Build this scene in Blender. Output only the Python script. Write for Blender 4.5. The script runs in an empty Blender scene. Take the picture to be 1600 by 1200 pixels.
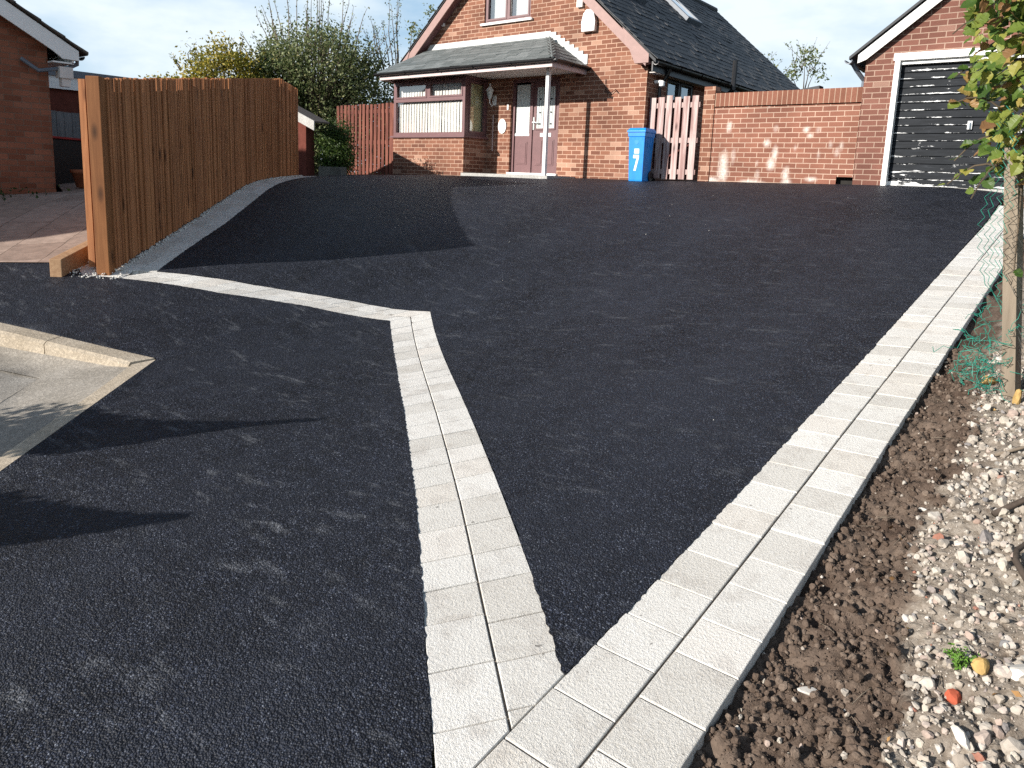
import bpy, bmesh, math, random
import numpy as np
from mathutils import Matrix, Vector
from mathutils.geometry import delaunay_2d_cdt
random.seed(7); rng = np.random.default_rng(11)
SC = bpy.context.scene
COL = SC.collection
R = math.radians

# ------------------------------------------------------------------ camera
cam_d = bpy.data.cameras.new('camera'); cam = bpy.data.objects.new('camera', cam_d); COL.objects.link(cam)
SC.camera = cam
cam_d.sensor_width = 36; cam_d.sensor_fit = 'HORIZONTAL'; cam_d.lens = 1120.07 / 1600 * 36
cam_d.shift_y = -(600 - 465.8) / 1600
cam_d.clip_start = .05; cam_d.clip_end = 2000
_p, _r, _y = .1665, -.0386, -.6736
_f = Vector((math.sin(_y) * math.cos(_p), math.cos(_y) * math.cos(_p), -math.sin(_p)))
_rt = Vector((math.cos(_y), -math.sin(_y), 0)); _dn = _f.cross(_rt)
_r2 = math.cos(_r) * _rt + math.sin(_r) * _dn; _d2 = -math.sin(_r) * _rt + math.cos(_r) * _dn
cam.matrix_world = Matrix(((_r2.x, -_d2.x, -_f.x, 0), (_r2.y, -_d2.y, -_f.y, 0), (_r2.z, -_d2.z, -_f.z, 0), (0, 0, 0, 1)))

# ------------------------------------------------------------------ sky and sun
SUN_AZ, SUN_EL = R(24), R(22.5)          # sun stands behind and left of the camera
SDIR = Vector((-math.sin(SUN_AZ) * math.cos(SUN_EL), -math.cos(SUN_AZ) * math.cos(SUN_EL), math.sin(SUN_EL)))
w = bpy.data.worlds.new('World'); SC.world = w; w.use_nodes = True
nt = w.node_tree; bg = nt.nodes['Background']
sky = nt.nodes.new('ShaderNodeTexSky'); sky.sky_type = 'NISHITA'; sky.sun_disc = False
sky.sun_elevation = SUN_EL; sky.sun_rotation = math.atan2(SDIR.x, SDIR.y)
sky.air_density = 1.0; sky.dust_density = .6; sky.ozone_density = 1.0
tc = nt.nodes.new('ShaderNodeTexCoord'); mp = nt.nodes.new('ShaderNodeMapping'); mp.inputs['Scale'].default_value = (1, 1, 2.6)
mp.inputs['Location'].default_value = (.35, .1, .2)
nz = nt.nodes.new('ShaderNodeTexNoise'); nz.inputs['Scale'].default_value = 2.1; nz.inputs['Detail'].default_value = 7; nz.inputs['Roughness'].default_value = .55
cr = nt.nodes.new('ShaderNodeValToRGB'); cr.color_ramp.elements[0].position = .40; cr.color_ramp.elements[1].position = .60
mx = nt.nodes.new('ShaderNodeMix'); mx.data_type = 'RGBA'
mul = nt.nodes.new('ShaderNodeMath'); mul.operation = 'MULTIPLY'; mul.inputs[1].default_value = .8
nt.links.new(tc.outputs['Generated'], mp.inputs['Vector']); nt.links.new(mp.outputs['Vector'], nz.inputs['Vector'])
nt.links.new(nz.outputs['Fac'], cr.inputs['Fac']); sp_ = nt.nodes.new('ShaderNodeSeparateXYZ'); nt.links.new(tc.outputs['Generated'], sp_.inputs[0])
fade = nt.nodes.new('ShaderNodeMapRange'); fade.inputs[1].default_value = .30; fade.inputs[2].default_value = .75; fade.inputs[3].default_value = .85; fade.inputs[4].default_value = .06
nt.links.new(sp_.outputs[2], fade.inputs[0]); nt.links.new(fade.outputs[0], mul.inputs[1])
nt.links.new(cr.outputs['Color'], mul.inputs[0]); nt.links.new(mul.outputs[0], mx.inputs['Factor'])
mb = nt.nodes.new('ShaderNodeMix'); mb.data_type = 'RGBA'; mb.inputs[7].default_value = (3.7, 6.0, 8.4, 1)
fb_ = nt.nodes.new('ShaderNodeMapRange'); fb_.inputs[1].default_value = .25; fb_.inputs[2].default_value = .7; fb_.inputs[3].default_value = .75; fb_.inputs[4].default_value = 0
nt.links.new(sp_.outputs[2], fb_.inputs[0]); nt.links.new(fb_.outputs[0], mb.inputs[0]); nt.links.new(sky.outputs['Color'], mb.inputs[6]); nt.links.new(mb.outputs[2], mx.inputs[6]); mx.inputs[7].default_value = (9.2, 9.9, 10.2, 1)
nt.links.new(mx.outputs[2], bg.inputs['Color']); bg.inputs['Strength'].default_value = .07
sun_d = bpy.data.lights.new('sun', 'SUN'); sun_d.energy = 5.0; sun_d.angle = R(.5); sun_d.color = (1, .94, .86)
sun = bpy.data.objects.new('sun', sun_d); COL.objects.link(sun)
sun.rotation_euler = SDIR.to_track_quat('Z', 'Y').to_euler(); sun.location = (-8, -18, 12)
SC.view_settings.view_transform = 'Standard'; SC.view_settings.look = 'None'; SC.view_settings.gamma = 1
SC.view_settings.exposure = 0.68
SC.cycles.caustics_reflective = False; SC.cycles.caustics_refractive = False
SC.cycles.use_denoising = False; SC.cycles.max_bounces = 7; SC.cycles.transparent_max_bounces = 12

# ------------------------------------------------------------------ ground heights (metres, camera at z = 0)
CP = np.array([(-.8,-1,-1.58),(-.8,.5,-1.5),(-.8,1.6,-1.40),(-.8,2.6,-1.285),(-.8,3.6,-1.157),(-.8,5.6,-.91),(-.8,8,-.615),(-.8,10.5,-.31),(-.8,12.3,.0),
(-1.3,1.3,-1.42),(-3,2.8,-1.395),(-5.05,4.5,-1.365),(-6.0,3.6,-1.20),
(-7.204,2.917,-1.028),(-7.661,3.46,-.877),(-8.241,4.148,-.695),(-8.964,5.004,-.458),(-9.612,5.773,-.252),(-10.108,6.362,-.192),(-11.322,7.802,-.129),
(-6.7,12.15,.03),(-8.5,12.15,.04),(-10.57,11.4,0),(-12.8,11.4,-.05),(-2.57,12.37,.09),(-1.2,12.37,.09),(-4.5,12.37,.07),
(-6.66,3.87,-.97),(-6.08,5.3,-.885),(-5.66,6.25,-.81),(-12.3,4.2,-.5),(-12.3,2.5,-.58),(-8.9,2.9,-.88),(-8.5,11.0,-.01),(-4.5,11.3,0),(-2.2,11.5,0),(-11.5,9.5,-.07),(-9,9.8,-.06)])
def _tps(r):
    r = np.maximum(r, 1e-9); return r * r * np.log(r)
_n = len(CP); _A = np.zeros((_n + 3, _n + 3))
_A[:_n, :_n] = _tps(np.hypot(CP[:, None, 0] - CP[None, :, 0], CP[:, None, 1] - CP[None, :, 1])) + np.eye(_n) * .3
_A[:_n, _n] = 1; _A[:_n, _n + 1:] = CP[:, :2]; _A[_n, :_n] = 1; _A[_n + 1:, :_n] = CP[:, :2].T
_W = np.linalg.solve(_A, np.r_[CP[:, 2], 0, 0, 0])
def HH(x, y):
    x = np.clip(np.asarray(x, float), -14.5, 1.6); y = np.clip(np.asarray(y, float), -2.2, 13.0)
    out = _W[_n] + _W[_n + 1] * x + _W[_n + 2] * y
    for i in range(_n): out = out + _W[i] * _tps(np.hypot(x - CP[i, 0], y - CP[i, 1]))
    return out
def H(x, y): return float(HH(x, y))

# fbm value noise for modelled relief
_tab = rng.random((256, 256))
def vnoise(x, y):
    xi = np.floor(x).astype(int); yi = np.floor(y).astype(int); fx = x - xi; fy = y - yi
    fx = fx * fx * (3 - 2 * fx); fy = fy * fy * (3 - 2 * fy)
    a = _tab[xi % 256, yi % 256]; b = _tab[(xi + 1) % 256, yi % 256]; c = _tab[xi % 256, (yi + 1) % 256]; d = _tab[(xi + 1) % 256, (yi + 1) % 256]
    return (a * (1 - fx) + b * fx) * (1 - fy) + (c * (1 - fx) + d * fx) * fy
def fbm(x, y, o=4, g=.5):
    s = 0; a = 1; t = 0
    for i in range(o):
        s = s + a * vnoise(x * 2 ** i + 17.3 * i, y * 2 ** i + 5.1 * i); t += a; a *= g
    return s / t

# ------------------------------------------------------------------ node helpers
class Mat:
    def __init__(s, name, col=(.5, .5, .5), rough=.7, spec=.3, metal=0):
        s.m = bpy.data.materials.new(name); s.m.use_nodes = True; s.nt = s.m.node_tree
        s.b = s.nt.nodes['Principled BSDF']; s.b.inputs['Roughness'].default_value = rough
        s.b.inputs['Specular IOR Level'].default_value = spec; s.b.inputs['Metallic'].default_value = metal
        s.b.inputs['Base Color'].default_value = (*col, 1)
        s._tc = None
    def n(s, typ, outs=None, **kw):
        nd = s.nt.nodes.new('ShaderNode' + typ)
        for k, v in kw.items():
            if k.startswith('_'): setattr(nd, k[1:], v); continue
            key = int(k[1:]) if k[0] == 'i' and k[1:].isdigit() else k.replace('_', ' ')
            if isinstance(v, bpy.types.NodeSocket): s.nt.links.new(v, nd.inputs[key])
            else:
                if isinstance(v, tuple) and len(v) == 3 and nd.inputs[key].type == 'RGBA': v = (*v, 1)
                nd.inputs[key].default_value = v
        return nd
    @property
    def obj(s):
        if s._tc is None: s._tc = s.nt.nodes.new('ShaderNodeTexCoord')
        return s._tc.outputs['Object']
    @property
    def uv(s):
        if s._tc is None: s._tc = s.nt.nodes.new('ShaderNodeTexCoord')
        return s._tc.outputs['UV']
    def rnd(s): return s.nt.nodes.new('ShaderNodeNewGeometry').outputs['Random Per Island']
    def map(s, v, scale=(1, 1, 1), rot=(0, 0, 0), loc=(0, 0, 0)):
        return s.n('Mapping', Vector=v, Scale=scale, Rotation=rot, Location=loc).outputs[0]
    def noise(s, v, scale, detail=4, rough=.55, dist=0):
        return s.n('TexNoise', Vector=v, Scale=scale, Detail=detail, Roughness=rough, Distortion=dist).outputs['Fac']
    def ramp(s, f, stops, interp='LINEAR'):
        nd = s.nt.nodes.new('ShaderNodeValToRGB'); r = nd.color_ramp; r.interpolation = interp
        while len(r.elements) < len(stops): r.elements.new(.5)
        for e, (p, c) in zip(r.elements, stops):
            e.position = p; e.color = (*c, 1) if isinstance(c, tuple) else (c, c, c, 1)
        s.nt.links.new(f, nd.inputs[0]); return nd.outputs[0]
    def mix(s, f, a, b, mode='MIX'):
        nd = s.nt.nodes.new('ShaderNodeMix'); nd.data_type = 'RGBA'; nd.blend_type = mode
        for i, v in ((0, f), (6, a), (7, b)):
            if isinstance(v, bpy.types.NodeSocket): s.nt.links.new(v, nd.inputs[i])
            elif i == 0: nd.inputs[0].default_value = v
            else: nd.inputs[i].default_value = (*v, 1)
        return nd.outputs[2]
    def math(s, op, a, b=0., clamp=False):
        nd = s.nt.nodes.new('ShaderNodeMath'); nd.operation = op; nd.use_clamp = clamp
        for i, v in ((0, a), (1, b)):
            if isinstance(v, bpy.types.NodeSocket): s.nt.links.new(v, nd.inputs[i])
            else: nd.inputs[i].default_value = v
        return nd.outputs[0]
    def attr(s, name): return s.n('Attribute', _attribute_name=name).outputs['Fac']
    def col(s, c): s.nt.links.new(c, s.b.inputs['Base Color']); return s
    def rough(s, c): s.nt.links.new(c, s.b.inputs['Roughness']); return s
    def bump(s, h, strength=.5, dist=.01):
        nd = s.n('Bump', Height=h, Strength=strength, Distance=dist); s.nt.links.new(nd.outputs[0], s.b.inputs['Normal']); return s

def plain(name, c, rough=.5, spec=.4, var=.12, sc=9, metal=0):
    m = Mat(name, c, rough, spec, metal)
    f = m.noise(m.obj, sc, 5, .6)
    lo = tuple(x * (1 - var) for x in c); hi = tuple(min(1, x * (1 + var)) for x in c)
    m.col(m.ramp(f, [(.3, lo), (.7, hi)])); m.bump(m.noise(m.obj, sc * 14, 3), .08, .004)
    return m.m

def brick(name, c1, c2, mortar, stain=False, light=.0, L=.225, h=.083, pale=.18, off=(0, 0)):
    m = Mat(name, c1, .85, .2)
    xyz = m.n('SeparateXYZ', Vector=m.obj)
    u = m.math('ADD', xyz.outputs[0], xyz.outputs[1])
    wob = m.math('MULTIPLY', m.math('SUBTRACT', m.noise(m.obj, 3.5, 2), .5), .006)
    v = m.n('CombineXYZ', X=m.math('ADD', u, off[0]), Y=m.math('ADD', m.math('ADD', xyz.outputs[2], wob), off[1])).outputs[0]
    bt = m.n('TexBrick', Vector=v, Color1=(0., 0., 0.), Color2=(1., 1., 1.), Mortar=(.5, .5, .5), Scale=1., Mortar_Size=.0068, Mortar_Smooth=.2, Bias=0., Brick_Width=L, Row_Height=h)
    f = bt.outputs['Color']; mo = bt.outputs['Fac']
    ps = tuple(min(1, .55 * a + .45 * b) for a, b in zip(c2, mortar))
    body = m.ramp(f, [(0, c1), (.45, tuple((a + b) / 2 for a, b in zip(c1, c2))), (1 - pale, c2), (1 - pale + .04, ps)])
    fine = m.noise(m.obj, 60, 4, .65); big = m.noise(m.obj, 1.1, 3)
    body = m.mix(.55, body, m.ramp(fine, [(.3, .35), (.7, .66)]), 'OVERLAY')
    mcol = m.ramp(m.noise(m.obj, 25, 3), [(.3, tuple(x * .86 for x in mortar)), (.7, mortar)])
    c = m.mix(mo, body, mcol)
    c = m.mix(.8, c, m.ramp(big, [(.3, .36), (.7, .62)]), 'OVERLAY')
    if stain:
        a = m.math('MULTIPLY', m.attr('stain'), m.ramp(m.noise(m.obj, 28, 5, .7), [(.3, .35), (.6, 1.)]), True)
        c = m.mix(a, c, (.78, .74, .68))
    m.col(c)
    hgt = m.math('ADD', m.math('MULTIPLY', m.math('SUBTRACT', 1., mo), 1.), m.math('MULTIPLY', fine, .35))
    m.bump(hgt, .55, .006)
    return m.m

# ------------------------------------------------------------------ mesh helpers
def tag(o, label=None, cat=None, group=None, kind=None):
    if label: o['label'] = label
    if cat: o['category'] = cat
    if group: o['group'] = group
    if kind: o['kind'] = kind
    return o
def empty(name, loc, label, cat, group=None):
    o = bpy.data.objects.new(name, None); COL.objects.link(o); o.location = loc; o.empty_display_size = .2
    return tag(o, label, cat, group)
def link(name, verts, faces, mat, parent=None, smooth=False, attrs=None, uvs=None):
    me = bpy.data.meshes.new(name)
    off = parent.location if parent else None
    if parent and parent.parent: off = parent.location + parent.parent.location
    if off is not None:
        if isinstance(verts, np.ndarray): verts = verts - np.array(off)
        else: verts = [(v[0] - off[0], v[1] - off[1], v[2] - off[2]) for v in verts]
    me.from_pydata(verts.tolist() if isinstance(verts, np.ndarray) else verts, [], faces.tolist() if isinstance(faces, np.ndarray) else faces)
    if attrs:
        for k, a in attrs.items():
            at = me.attributes.new(k, 'FLOAT', 'POINT'); at.data.foreach_set('value', np.asarray(a, np.float32))
    if smooth: me.polygons.foreach_set('use_smooth', [True] * len(me.polygons))
    me.update()
    if mat: me.materials.append(mat)
    o = bpy.data.objects.new(name, me); COL.objects.link(o)
    if parent: o.parent = parent
    return o

class MB:
    def __init__(s): s.v = []; s.f = []
    def quad(s, *p):
        n = len(s.v); s.v += [tuple(q) for q in p]; s.f.append(tuple(range(n, n + len(p)))); return s
    def box(s, a, b):
        x0, y0, z0 = [min(a[i], b[i]) for i in range(3)]; x1, y1, z1 = [max(a[i], b[i]) for i in range(3)]
        return s.hexa([(x0, y0), (x1, y0), (x1, y1), (x0, y1)], z0, z1)
    def hexa(s, base, z0, z1):            # prism on a plan outline; z0, z1 numbers or per-corner lists
        k = len(base); n = len(s.v)
        Z0 = z0 if hasattr(z0, '__len__') else [z0] * k; Z1 = z1 if hasattr(z1, '__len__') else [z1] * k
        s.v += [(p[0], p[1], Z0[i]) for i, p in enumerate(base)] + [(p[0], p[1], Z1[i]) for i, p in enumerate(base)]
        s.f.append(tuple(range(n + k - 1, n - 1, -1))); s.f.append(tuple(range(n + k, n + 2 * k)))
        for i in range(k): j = (i + 1) % k; s.f.append((n + i, n + j, n + k + j, n + k + i))
        return s
    def prism(s, poly, d):                # any planar 3-D outline extruded by vector d
        k = len(poly); n = len(s.v)
        s.v += [tuple(p) for p in poly] + [(p[0] + d[0], p[1] + d[1], p[2] + d[2]) for p in poly]
        s.f.append(tuple(range(n + k - 1, n - 1, -1))); s.f.append(tuple(range(n + k, n + 2 * k)))
        for i in range(k): j = (i + 1) % k; s.f.append((n + i, n + j, n + k + j, n + k + i))
        return s
    def obox(s, c, ax, ay, az):           # oriented box from centre and three half-axis vectors
        c, ax, ay, az = map(Vector, (c, ax, ay, az)); n = len(s.v)
        for k in (-1, 1):
            for i, j in ((-1, -1), (1, -1), (1, 1), (-1, 1)): s.v.append(tuple(c + ax * i + ay * j + az * k))
        s.f += [(n + 3, n + 2, n + 1, n), (n + 4, n + 5, n + 6, n + 7)]
        for i in range(4): j = (i + 1) % 4; s.f.append((n + i, n + j, n + 4 + j, n + 4 + i))
        return s
    def beam(s, p, q, w, d, up=(0, 0, 1)):
        p, q = Vector(p), Vector(q); t = (q - p); L = t.length / 2; t.normalize()
        sd = t.cross(Vector(up)); sd.normalize(); u = sd.cross(t)
        return s.obox((p + q) / 2, t * L, sd * w / 2, u * d / 2)
    def tube(s, pts, r, k=6, cap=True):
        pts = [Vector(p) for p in pts]; rs = r if hasattr(r, '__len__') else [r] * len(pts)
        n0 = len(s.v); ref = None
        for i, p in enumerate(pts):
            t = (pts[min(i + 1, len(pts) - 1)] - pts[max(i - 1, 0)]);
            if t.length < 1e-9: t = Vector((0, 0, 1))
            t.normalize()
            if ref is None: ref = t.orthogonal()
            a = (ref - t * ref.dot(t));
            if a.length < 1e-6: a = t.orthogonal()
            a.normalize(); b = t.cross(a); ref = a
            for j in range(k):
                an = 2 * math.pi * j / k; s.v.append(tuple(p + (a * math.cos(an) + b * math.sin(an)) * rs[i]))
        for i in range(len(pts) - 1):
            for j in range(k):
                j2 = (j + 1) % k; a = n0 + i * k; s.f.append((a + j, a + j2, a + k + j2, a + k + j))
        if cap:
            s.f.append(tuple(n0 + j for j in range(k - 1, -1, -1))); e = n0 + (len(pts) - 1) * k; s.f.append(tuple(e + j for j in range(k)))
        return s
    def lathe(s, c, prof, k=16, axis=None):
        n0 = len(s.v)
        for r, z in prof:
            for j in range(k):
                a = 2 * math.pi * j / k; s.v.append((c[0] + r * math.cos(a), c[1] + r * math.sin(a), c[2] + z))
        for i in range(len(prof) - 1):
            for j in range(k):
                j2 = (j + 1) % k; a = n0 + i * k; s.f.append((a + j, a + j2, a + k + j2, a + k + j))
        s.f.append(tuple(n0 + j for j in range(k - 1, -1, -1))); e = n0 + (len(prof) - 1) * k; s.f.append(tuple(e + j for j in range(k)))
        return s
    def build(s, name, mat, parent=None, bevel=0, smooth=False):
        o = link(name, s.v, s.f, mat, parent, smooth)
        if bevel:
            bm = bmesh.new(); bm.from_mesh(o.data)
            bmesh.ops.bevel(bm, geom=[e for e in bm.edges], offset=bevel, segments=2, profile=.6, affect='EDGES', clamp_overlap=True)
            bm.to_mesh(o.data); bm.free()
        return o

def clip_half(poly, nx, ny, d):           # keep nx*x+ny*y <= d
    out = []
    for i in range(len(poly)):
        a, b = poly[i], poly[(i + 1) % len(poly)]; da = nx * a[0] + ny * a[1] - d; db = nx * b[0] + ny * b[1] - d
        if da <= 0: out.append(a)
        if (da < 0 < db) or (db < 0 < da):
            t = da / (da - db); out.append((a[0] + t * (b[0] - a[0]), a[1] + t * (b[1] - a[1])))
    return out
def dense(poly, step, jit=0, keep=()):
    out = []
    for i in range(len(poly)):
        a, b = poly[i], poly[(i + 1) % len(poly)]; L = math.hypot(b[0] - a[0], b[1] - a[1]); n = max(1, int(L / step)) if i not in keep else 1
        nx, ny = (b[1] - a[1]) / max(L, 1e-9), -(b[0] - a[0]) / max(L, 1e-9)
        for k in range(n):
            t = k / n; j = random.uniform(-.25, 1) * jit if (jit and 0 < k and i not in keep) else 0
            out.append((a[0] + t * (b[0] - a[0]) + nx * j, a[1] + t * (b[1] - a[1]) + ny * j))
    return out
def sheet(name, poly, mat, off=0., cell=.3, zf=None, kind='structure', label=None, cat=None):
    pts = [Vector((p[0], p[1])) for p in poly]; n = len(pts)
    P = np.array(poly); px, py = P[:, 0], P[:, 1]; qx, qy = np.roll(px, -1), np.roll(py, -1)
    gx_, gy_ = np.meshgrid(np.arange(px.min(), px.max(), cell) + .013, np.arange(py.min(), py.max(), cell) + .017)
    for g0, g1 in zip(gx_.ravel(), gy_.ravel()):          # keep grid points inside the outline
        c = ((py > g1) != (qy > g1)) & (g0 < (qx - px) * (g1 - py) / np.where(qy == py, 1e-9, qy - py) + px)
        if c.sum() % 2: pts.append(Vector((g0, g1)))
    vo, _e, fo, *_ = delaunay_2d_cdt(pts, [(i, (i + 1) % n) for i in range(n)], [], 0, 1e-6)
    co = np.array([v[:] for v in vo]); F = []
    tri = np.array([f for f in fo if len(f) == 3]); cen = co[tri].mean(1)
    cr_ = np.zeros(len(tri), int)
    for i in range(n):
        if qy[i] == py[i]: continue
        cr_ += ((py[i] > cen[:, 1]) != (qy[i] > cen[:, 1])) & (cen[:, 0] < (qx[i] - px[i]) * (cen[:, 1] - py[i]) / (qy[i] - py[i]) + px[i])
    tri = tri[cr_ % 2 == 1]
    z = (zf or HH)(co[:, 0], co[:, 1]) + off
    a, b, c = co[tri[:, 0]], co[tri[:, 1]], co[tri[:, 2]]
    fl = (b[:, 0] - a[:, 0]) * (c[:, 1] - a[:, 1]) - (b[:, 1] - a[:, 1]) * (c[:, 0] - a[:, 0]) < 0
    tri[fl] = tri[fl][:, ::-1]
    return tag(link(name, np.c_[co, z], tri, mat, smooth=True), label, cat, kind=kind)

_bm = bmesh.new(); bmesh.ops.create_icosphere(_bm, subdivisions=2, radius=1); ICO_V = np.array([v.co[:] for v in _bm.verts]); ICO_F = np.array([[v.index for v in f.verts] for f in _bm.faces]); _bm.free()
_bm = bmesh.new(); bmesh.ops.create_icosphere(_bm, subdivisions=1, radius=1); IC1_V = np.array([v.co[:] for v in _bm.verts]); IC1_F = np.array([[v.index for v in f.verts] for f in _bm.faces]); _bm.free()
def rot_rand(n):
    q = rng.normal(size=(n, 4)); q /= np.linalg.norm(q, axis=1)[:, None]; a, b, c, d = q.T
    return np.stack([np.stack([a*a+b*b-c*c-d*d, 2*(b*c-a*d), 2*(b*d+a*c)], -1), np.stack([2*(b*c+a*d), a*a-b*b+c*c-d*d, 2*(c*d-a*b)], -1), np.stack([2*(b*d-a*c), 2*(c*d+a*b), a*a-b*b-c*c+d*d], -1)], 1)
def rocks(name, P, S, mat, parent=None, rough=.25, flat=(.55, 1), lump=0, kind=None, label=None, cat=None, hi=True):
    V, F = (ICO_V, ICO_F) if hi else (IC1_V, IC1_F)
    n = len(P); k = len(V)
    rad = 1 + rough * (rng.random((n, k)) - .5) * 2
    # a few random cutting planes make the stones angular
    v = V[None] * rad[..., None]
    for c in range(4):
        d = rng.normal(size=(n, 3)); d /= np.linalg.norm(d, axis=1)[:, None]; h = rng.uniform(.45, .85, n)
        ex = np.maximum(0, np.einsum('nki,ni->nk', v, d) - h[:, None]); v = v - ex[..., None] * d[:, None] * .9
    if lump: v = V[None] * (1 + lump * (rng.random((n, k)) - .5) * 2)[..., None]
    v = v * np.stack([np.ones(n), rng.uniform(.6, 1, n), rng.uniform(*flat, n)], -1)[:, None] * np.asarray(S)[:, None, None]
    v = np.einsum('nij,nkj->nki', rot_rand(n), v) + np.asarray(P)[:, None]
    f = (F[None] + (np.arange(n) * k)[:, None, None]).reshape(-1, 3)
    o = link(name, v.reshape(-1, 3), f, mat, parent)
    return tag(o, label, cat, kind=kind)
def leaves_mesh(name, C, S, mat, parent=None, N=None, droop=0.):
    n = len(C); M3 = rot_rand(n)
    base = np.array([(-.5, 0, 0), (0, -.3, .06), (.55, 0, -.02), (0, .3, .06)])
    v = np.einsum('nij,kj->nki', M3, base) * np.asarray(S)[:, None, None] + np.asarray(C)[:, None]
    f = (np.arange(n) * 4)[:, None] + np.arange(4)[None]
    return link(name, v.reshape(-1, 3), f, mat, parent)

# ------------------------------------------------------------------ materials
def asphalt(name, dust):
    m = Mat(name, (.02, .021, .024), .62, .2)
    vo = m.n('TexVoronoi', Vector=m.obj, Scale=165., Randomness=1.); rnd = m.n('SeparateColor', Color=vo.outputs['Color']).outputs[0]
    vo2 = m.n('TexVoronoi', Vector=m.obj, Scale=75., Randomness=1.); rnd2 = m.n('SeparateColor', Color=vo2.outputs['Color']).outputs[1]
    c = m.ramp(rnd, [(0., (.0026, .0037, .0074)), (.4, (.0082, .0110, .0200)), (.7, (.027, .0335, .055)), (.9, (.068, .080, .118)), (1., (.20, .22, .265))])
    c = m.mix(m.ramp(vo.outputs['Distance'], [(.25, 0.), (.6, .8)]), c, (.002, .002, .003))
    c = m.mix(.75, c, m.ramp(rnd2, [(0., .34), (.6, .5), (1., .70)]), 'OVERLAY')
    c = m.mix(.85, c, m.ramp(m.noise(m.obj, 7, 7, .9), [(.36, .12), (.64, .82)]), 'OVERLAY')
    big = m.noise(m.map(m.obj, (1, .35, 1), (0, 0, R(20))), 1.1, 6, .65)
    c = m.mix(m.ramp(big, [(.35, 0.), (.7, .5)]), c, (.031, .0365, .052))
    # pale scuffs and dried dust left from the laying
    sc = m.noise(m.map(m.obj, (1.2, 3.4, 1), (0, 0, R(-28))), 1.7, 6, .62, .6)
    fl = m.noise(m.map(m.obj, (3.5, 11, 1), (0, 0, R(-38))), 1.5, 4, .6)
    k = m.math('MULTIPLY', m.ramp(sc, [(.5, 0.), (.78, 1.)]), m.ramp(fl, [(.5, .0), (.72, 1.)]))
    k = m.math('MULTIPLY', k, m.ramp(rnd, [(.1, .25), (.8, 1.)]))
    c = m.mix(m.math('MULTIPLY', k, dust, True), c, (.25, .262, .285))
    m.col(c); m.rough(m.ramp(rnd, [(0., .42), (1., .7)]))
    h = m.math('ADD', m.math('MULTIPLY', vo.outputs['Distance'], -1.), m.math('MULTIPLY', vo2.outputs['Distance'], -.8))
    h = m.math('ADD', h, m.math('MULTIPLY', m.noise(m.obj, 300, 2), .3))
    m.bump(h, .9, .007); return m.m
M_DRIVE = asphalt('fresh_tarmac', .6); M_PAVE = asphalt('laid_tarmac', 1.1)
def block_mat():
    m = Mat('pale_block', (.6, .58, .55), .85, .15); r = m.rnd()
    c = m.ramp(r, [(0., (.59, .565, .52)), (.35, (.67, .65, .61)), (.7, (.72, .70, .66)), (.85, (.69, .655, .605)), (1., (.62, .585, .53))])
    f = m.noise(m.obj, 110, 4, .7); g = m.noise(m.obj, 9, 5, .65); s = m.noise(m.obj, 34, 2, .5)
    c = m.mix(.5, c, m.ramp(f, [(.3, .30), (.7, .64)]), 'OVERLAY'); c = m.mix(m.ramp(g, [(.5, 0.), (.8, .6)]), c, (.36, .32, .28))
    c = m.mix(m.ramp(s, [(.72, 0.), (.77, .75)]), c, (.13, .12, .11))
    m.col(c); m.bump(m.math('ADD', f, m.math('MULTIPLY', m.noise(m.obj, 320, 2), .5)), .8, .006); return m.m
M_BLOCK = block_mat()
def concrete(name, a, b, sc=1., crack=0):
    m = Mat(name, a, .9, .15)
    vo = m.n('TexVoronoi', Vector=m.obj, Scale=75.); rr = m.n('SeparateColor', Color=vo.outputs['Color']).outputs[0]
    g = m.noise(m.obj, 3.2 * sc, 6, .65); f = m.noise(m.obj, 90, 4, .7)
    c = m.ramp(g, [(.3, a), (.7, b)]); c = m.mix(.5, c, m.ramp(rr, [(0., .33), (.6, .5), (1., .72)]), 'OVERLAY')
    c = m.mix(m.ramp(m.noise(m.obj, 1.9, 5), [(.6, 0.), (.8, .5)]), c, tuple(x * .5 for x in a))
    m.col(c); m.bump(m.math('ADD', f, m.math('MULTIPLY', rr, .6)), .6, .006); return m.m
M_KERB = concrete('old_kerb_concrete', (.36, .30, .225), (.50, .43, .34)); M_ROAD = concrete('old_road_concrete', (.20, .185, .165), (.33, .31, .28))
M_CHAN = concrete('road_channel_concrete', (.26, .235, .20), (.36, .33, .29)); M_STEP = concrete('grey_step_concrete', (.34, .33, .31), (.45, .44, .42))
M_LOWWALL = concrete('dark_low_wall', (.10, .10, .09), (.16, .155, .14))
M_JOINT = plain('joint_sand', (.15, .13, .11), .95, .1, .4, 14)
def ground_mat():
    m = Mat('rough_ground', (.1, .09, .06), .95, .1); n = m.noise(m.obj, 2.5, 7, .65)
    m.col(m.ramp(n, [(.35, (.06, .05, .03)), (.55, (.07, .085, .03)), (.75, (.13, .12, .07))])); m.bump(m.noise(m.obj, 30, 5), .6, .03); return m.m
M_GROUND = ground_mat()
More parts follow.
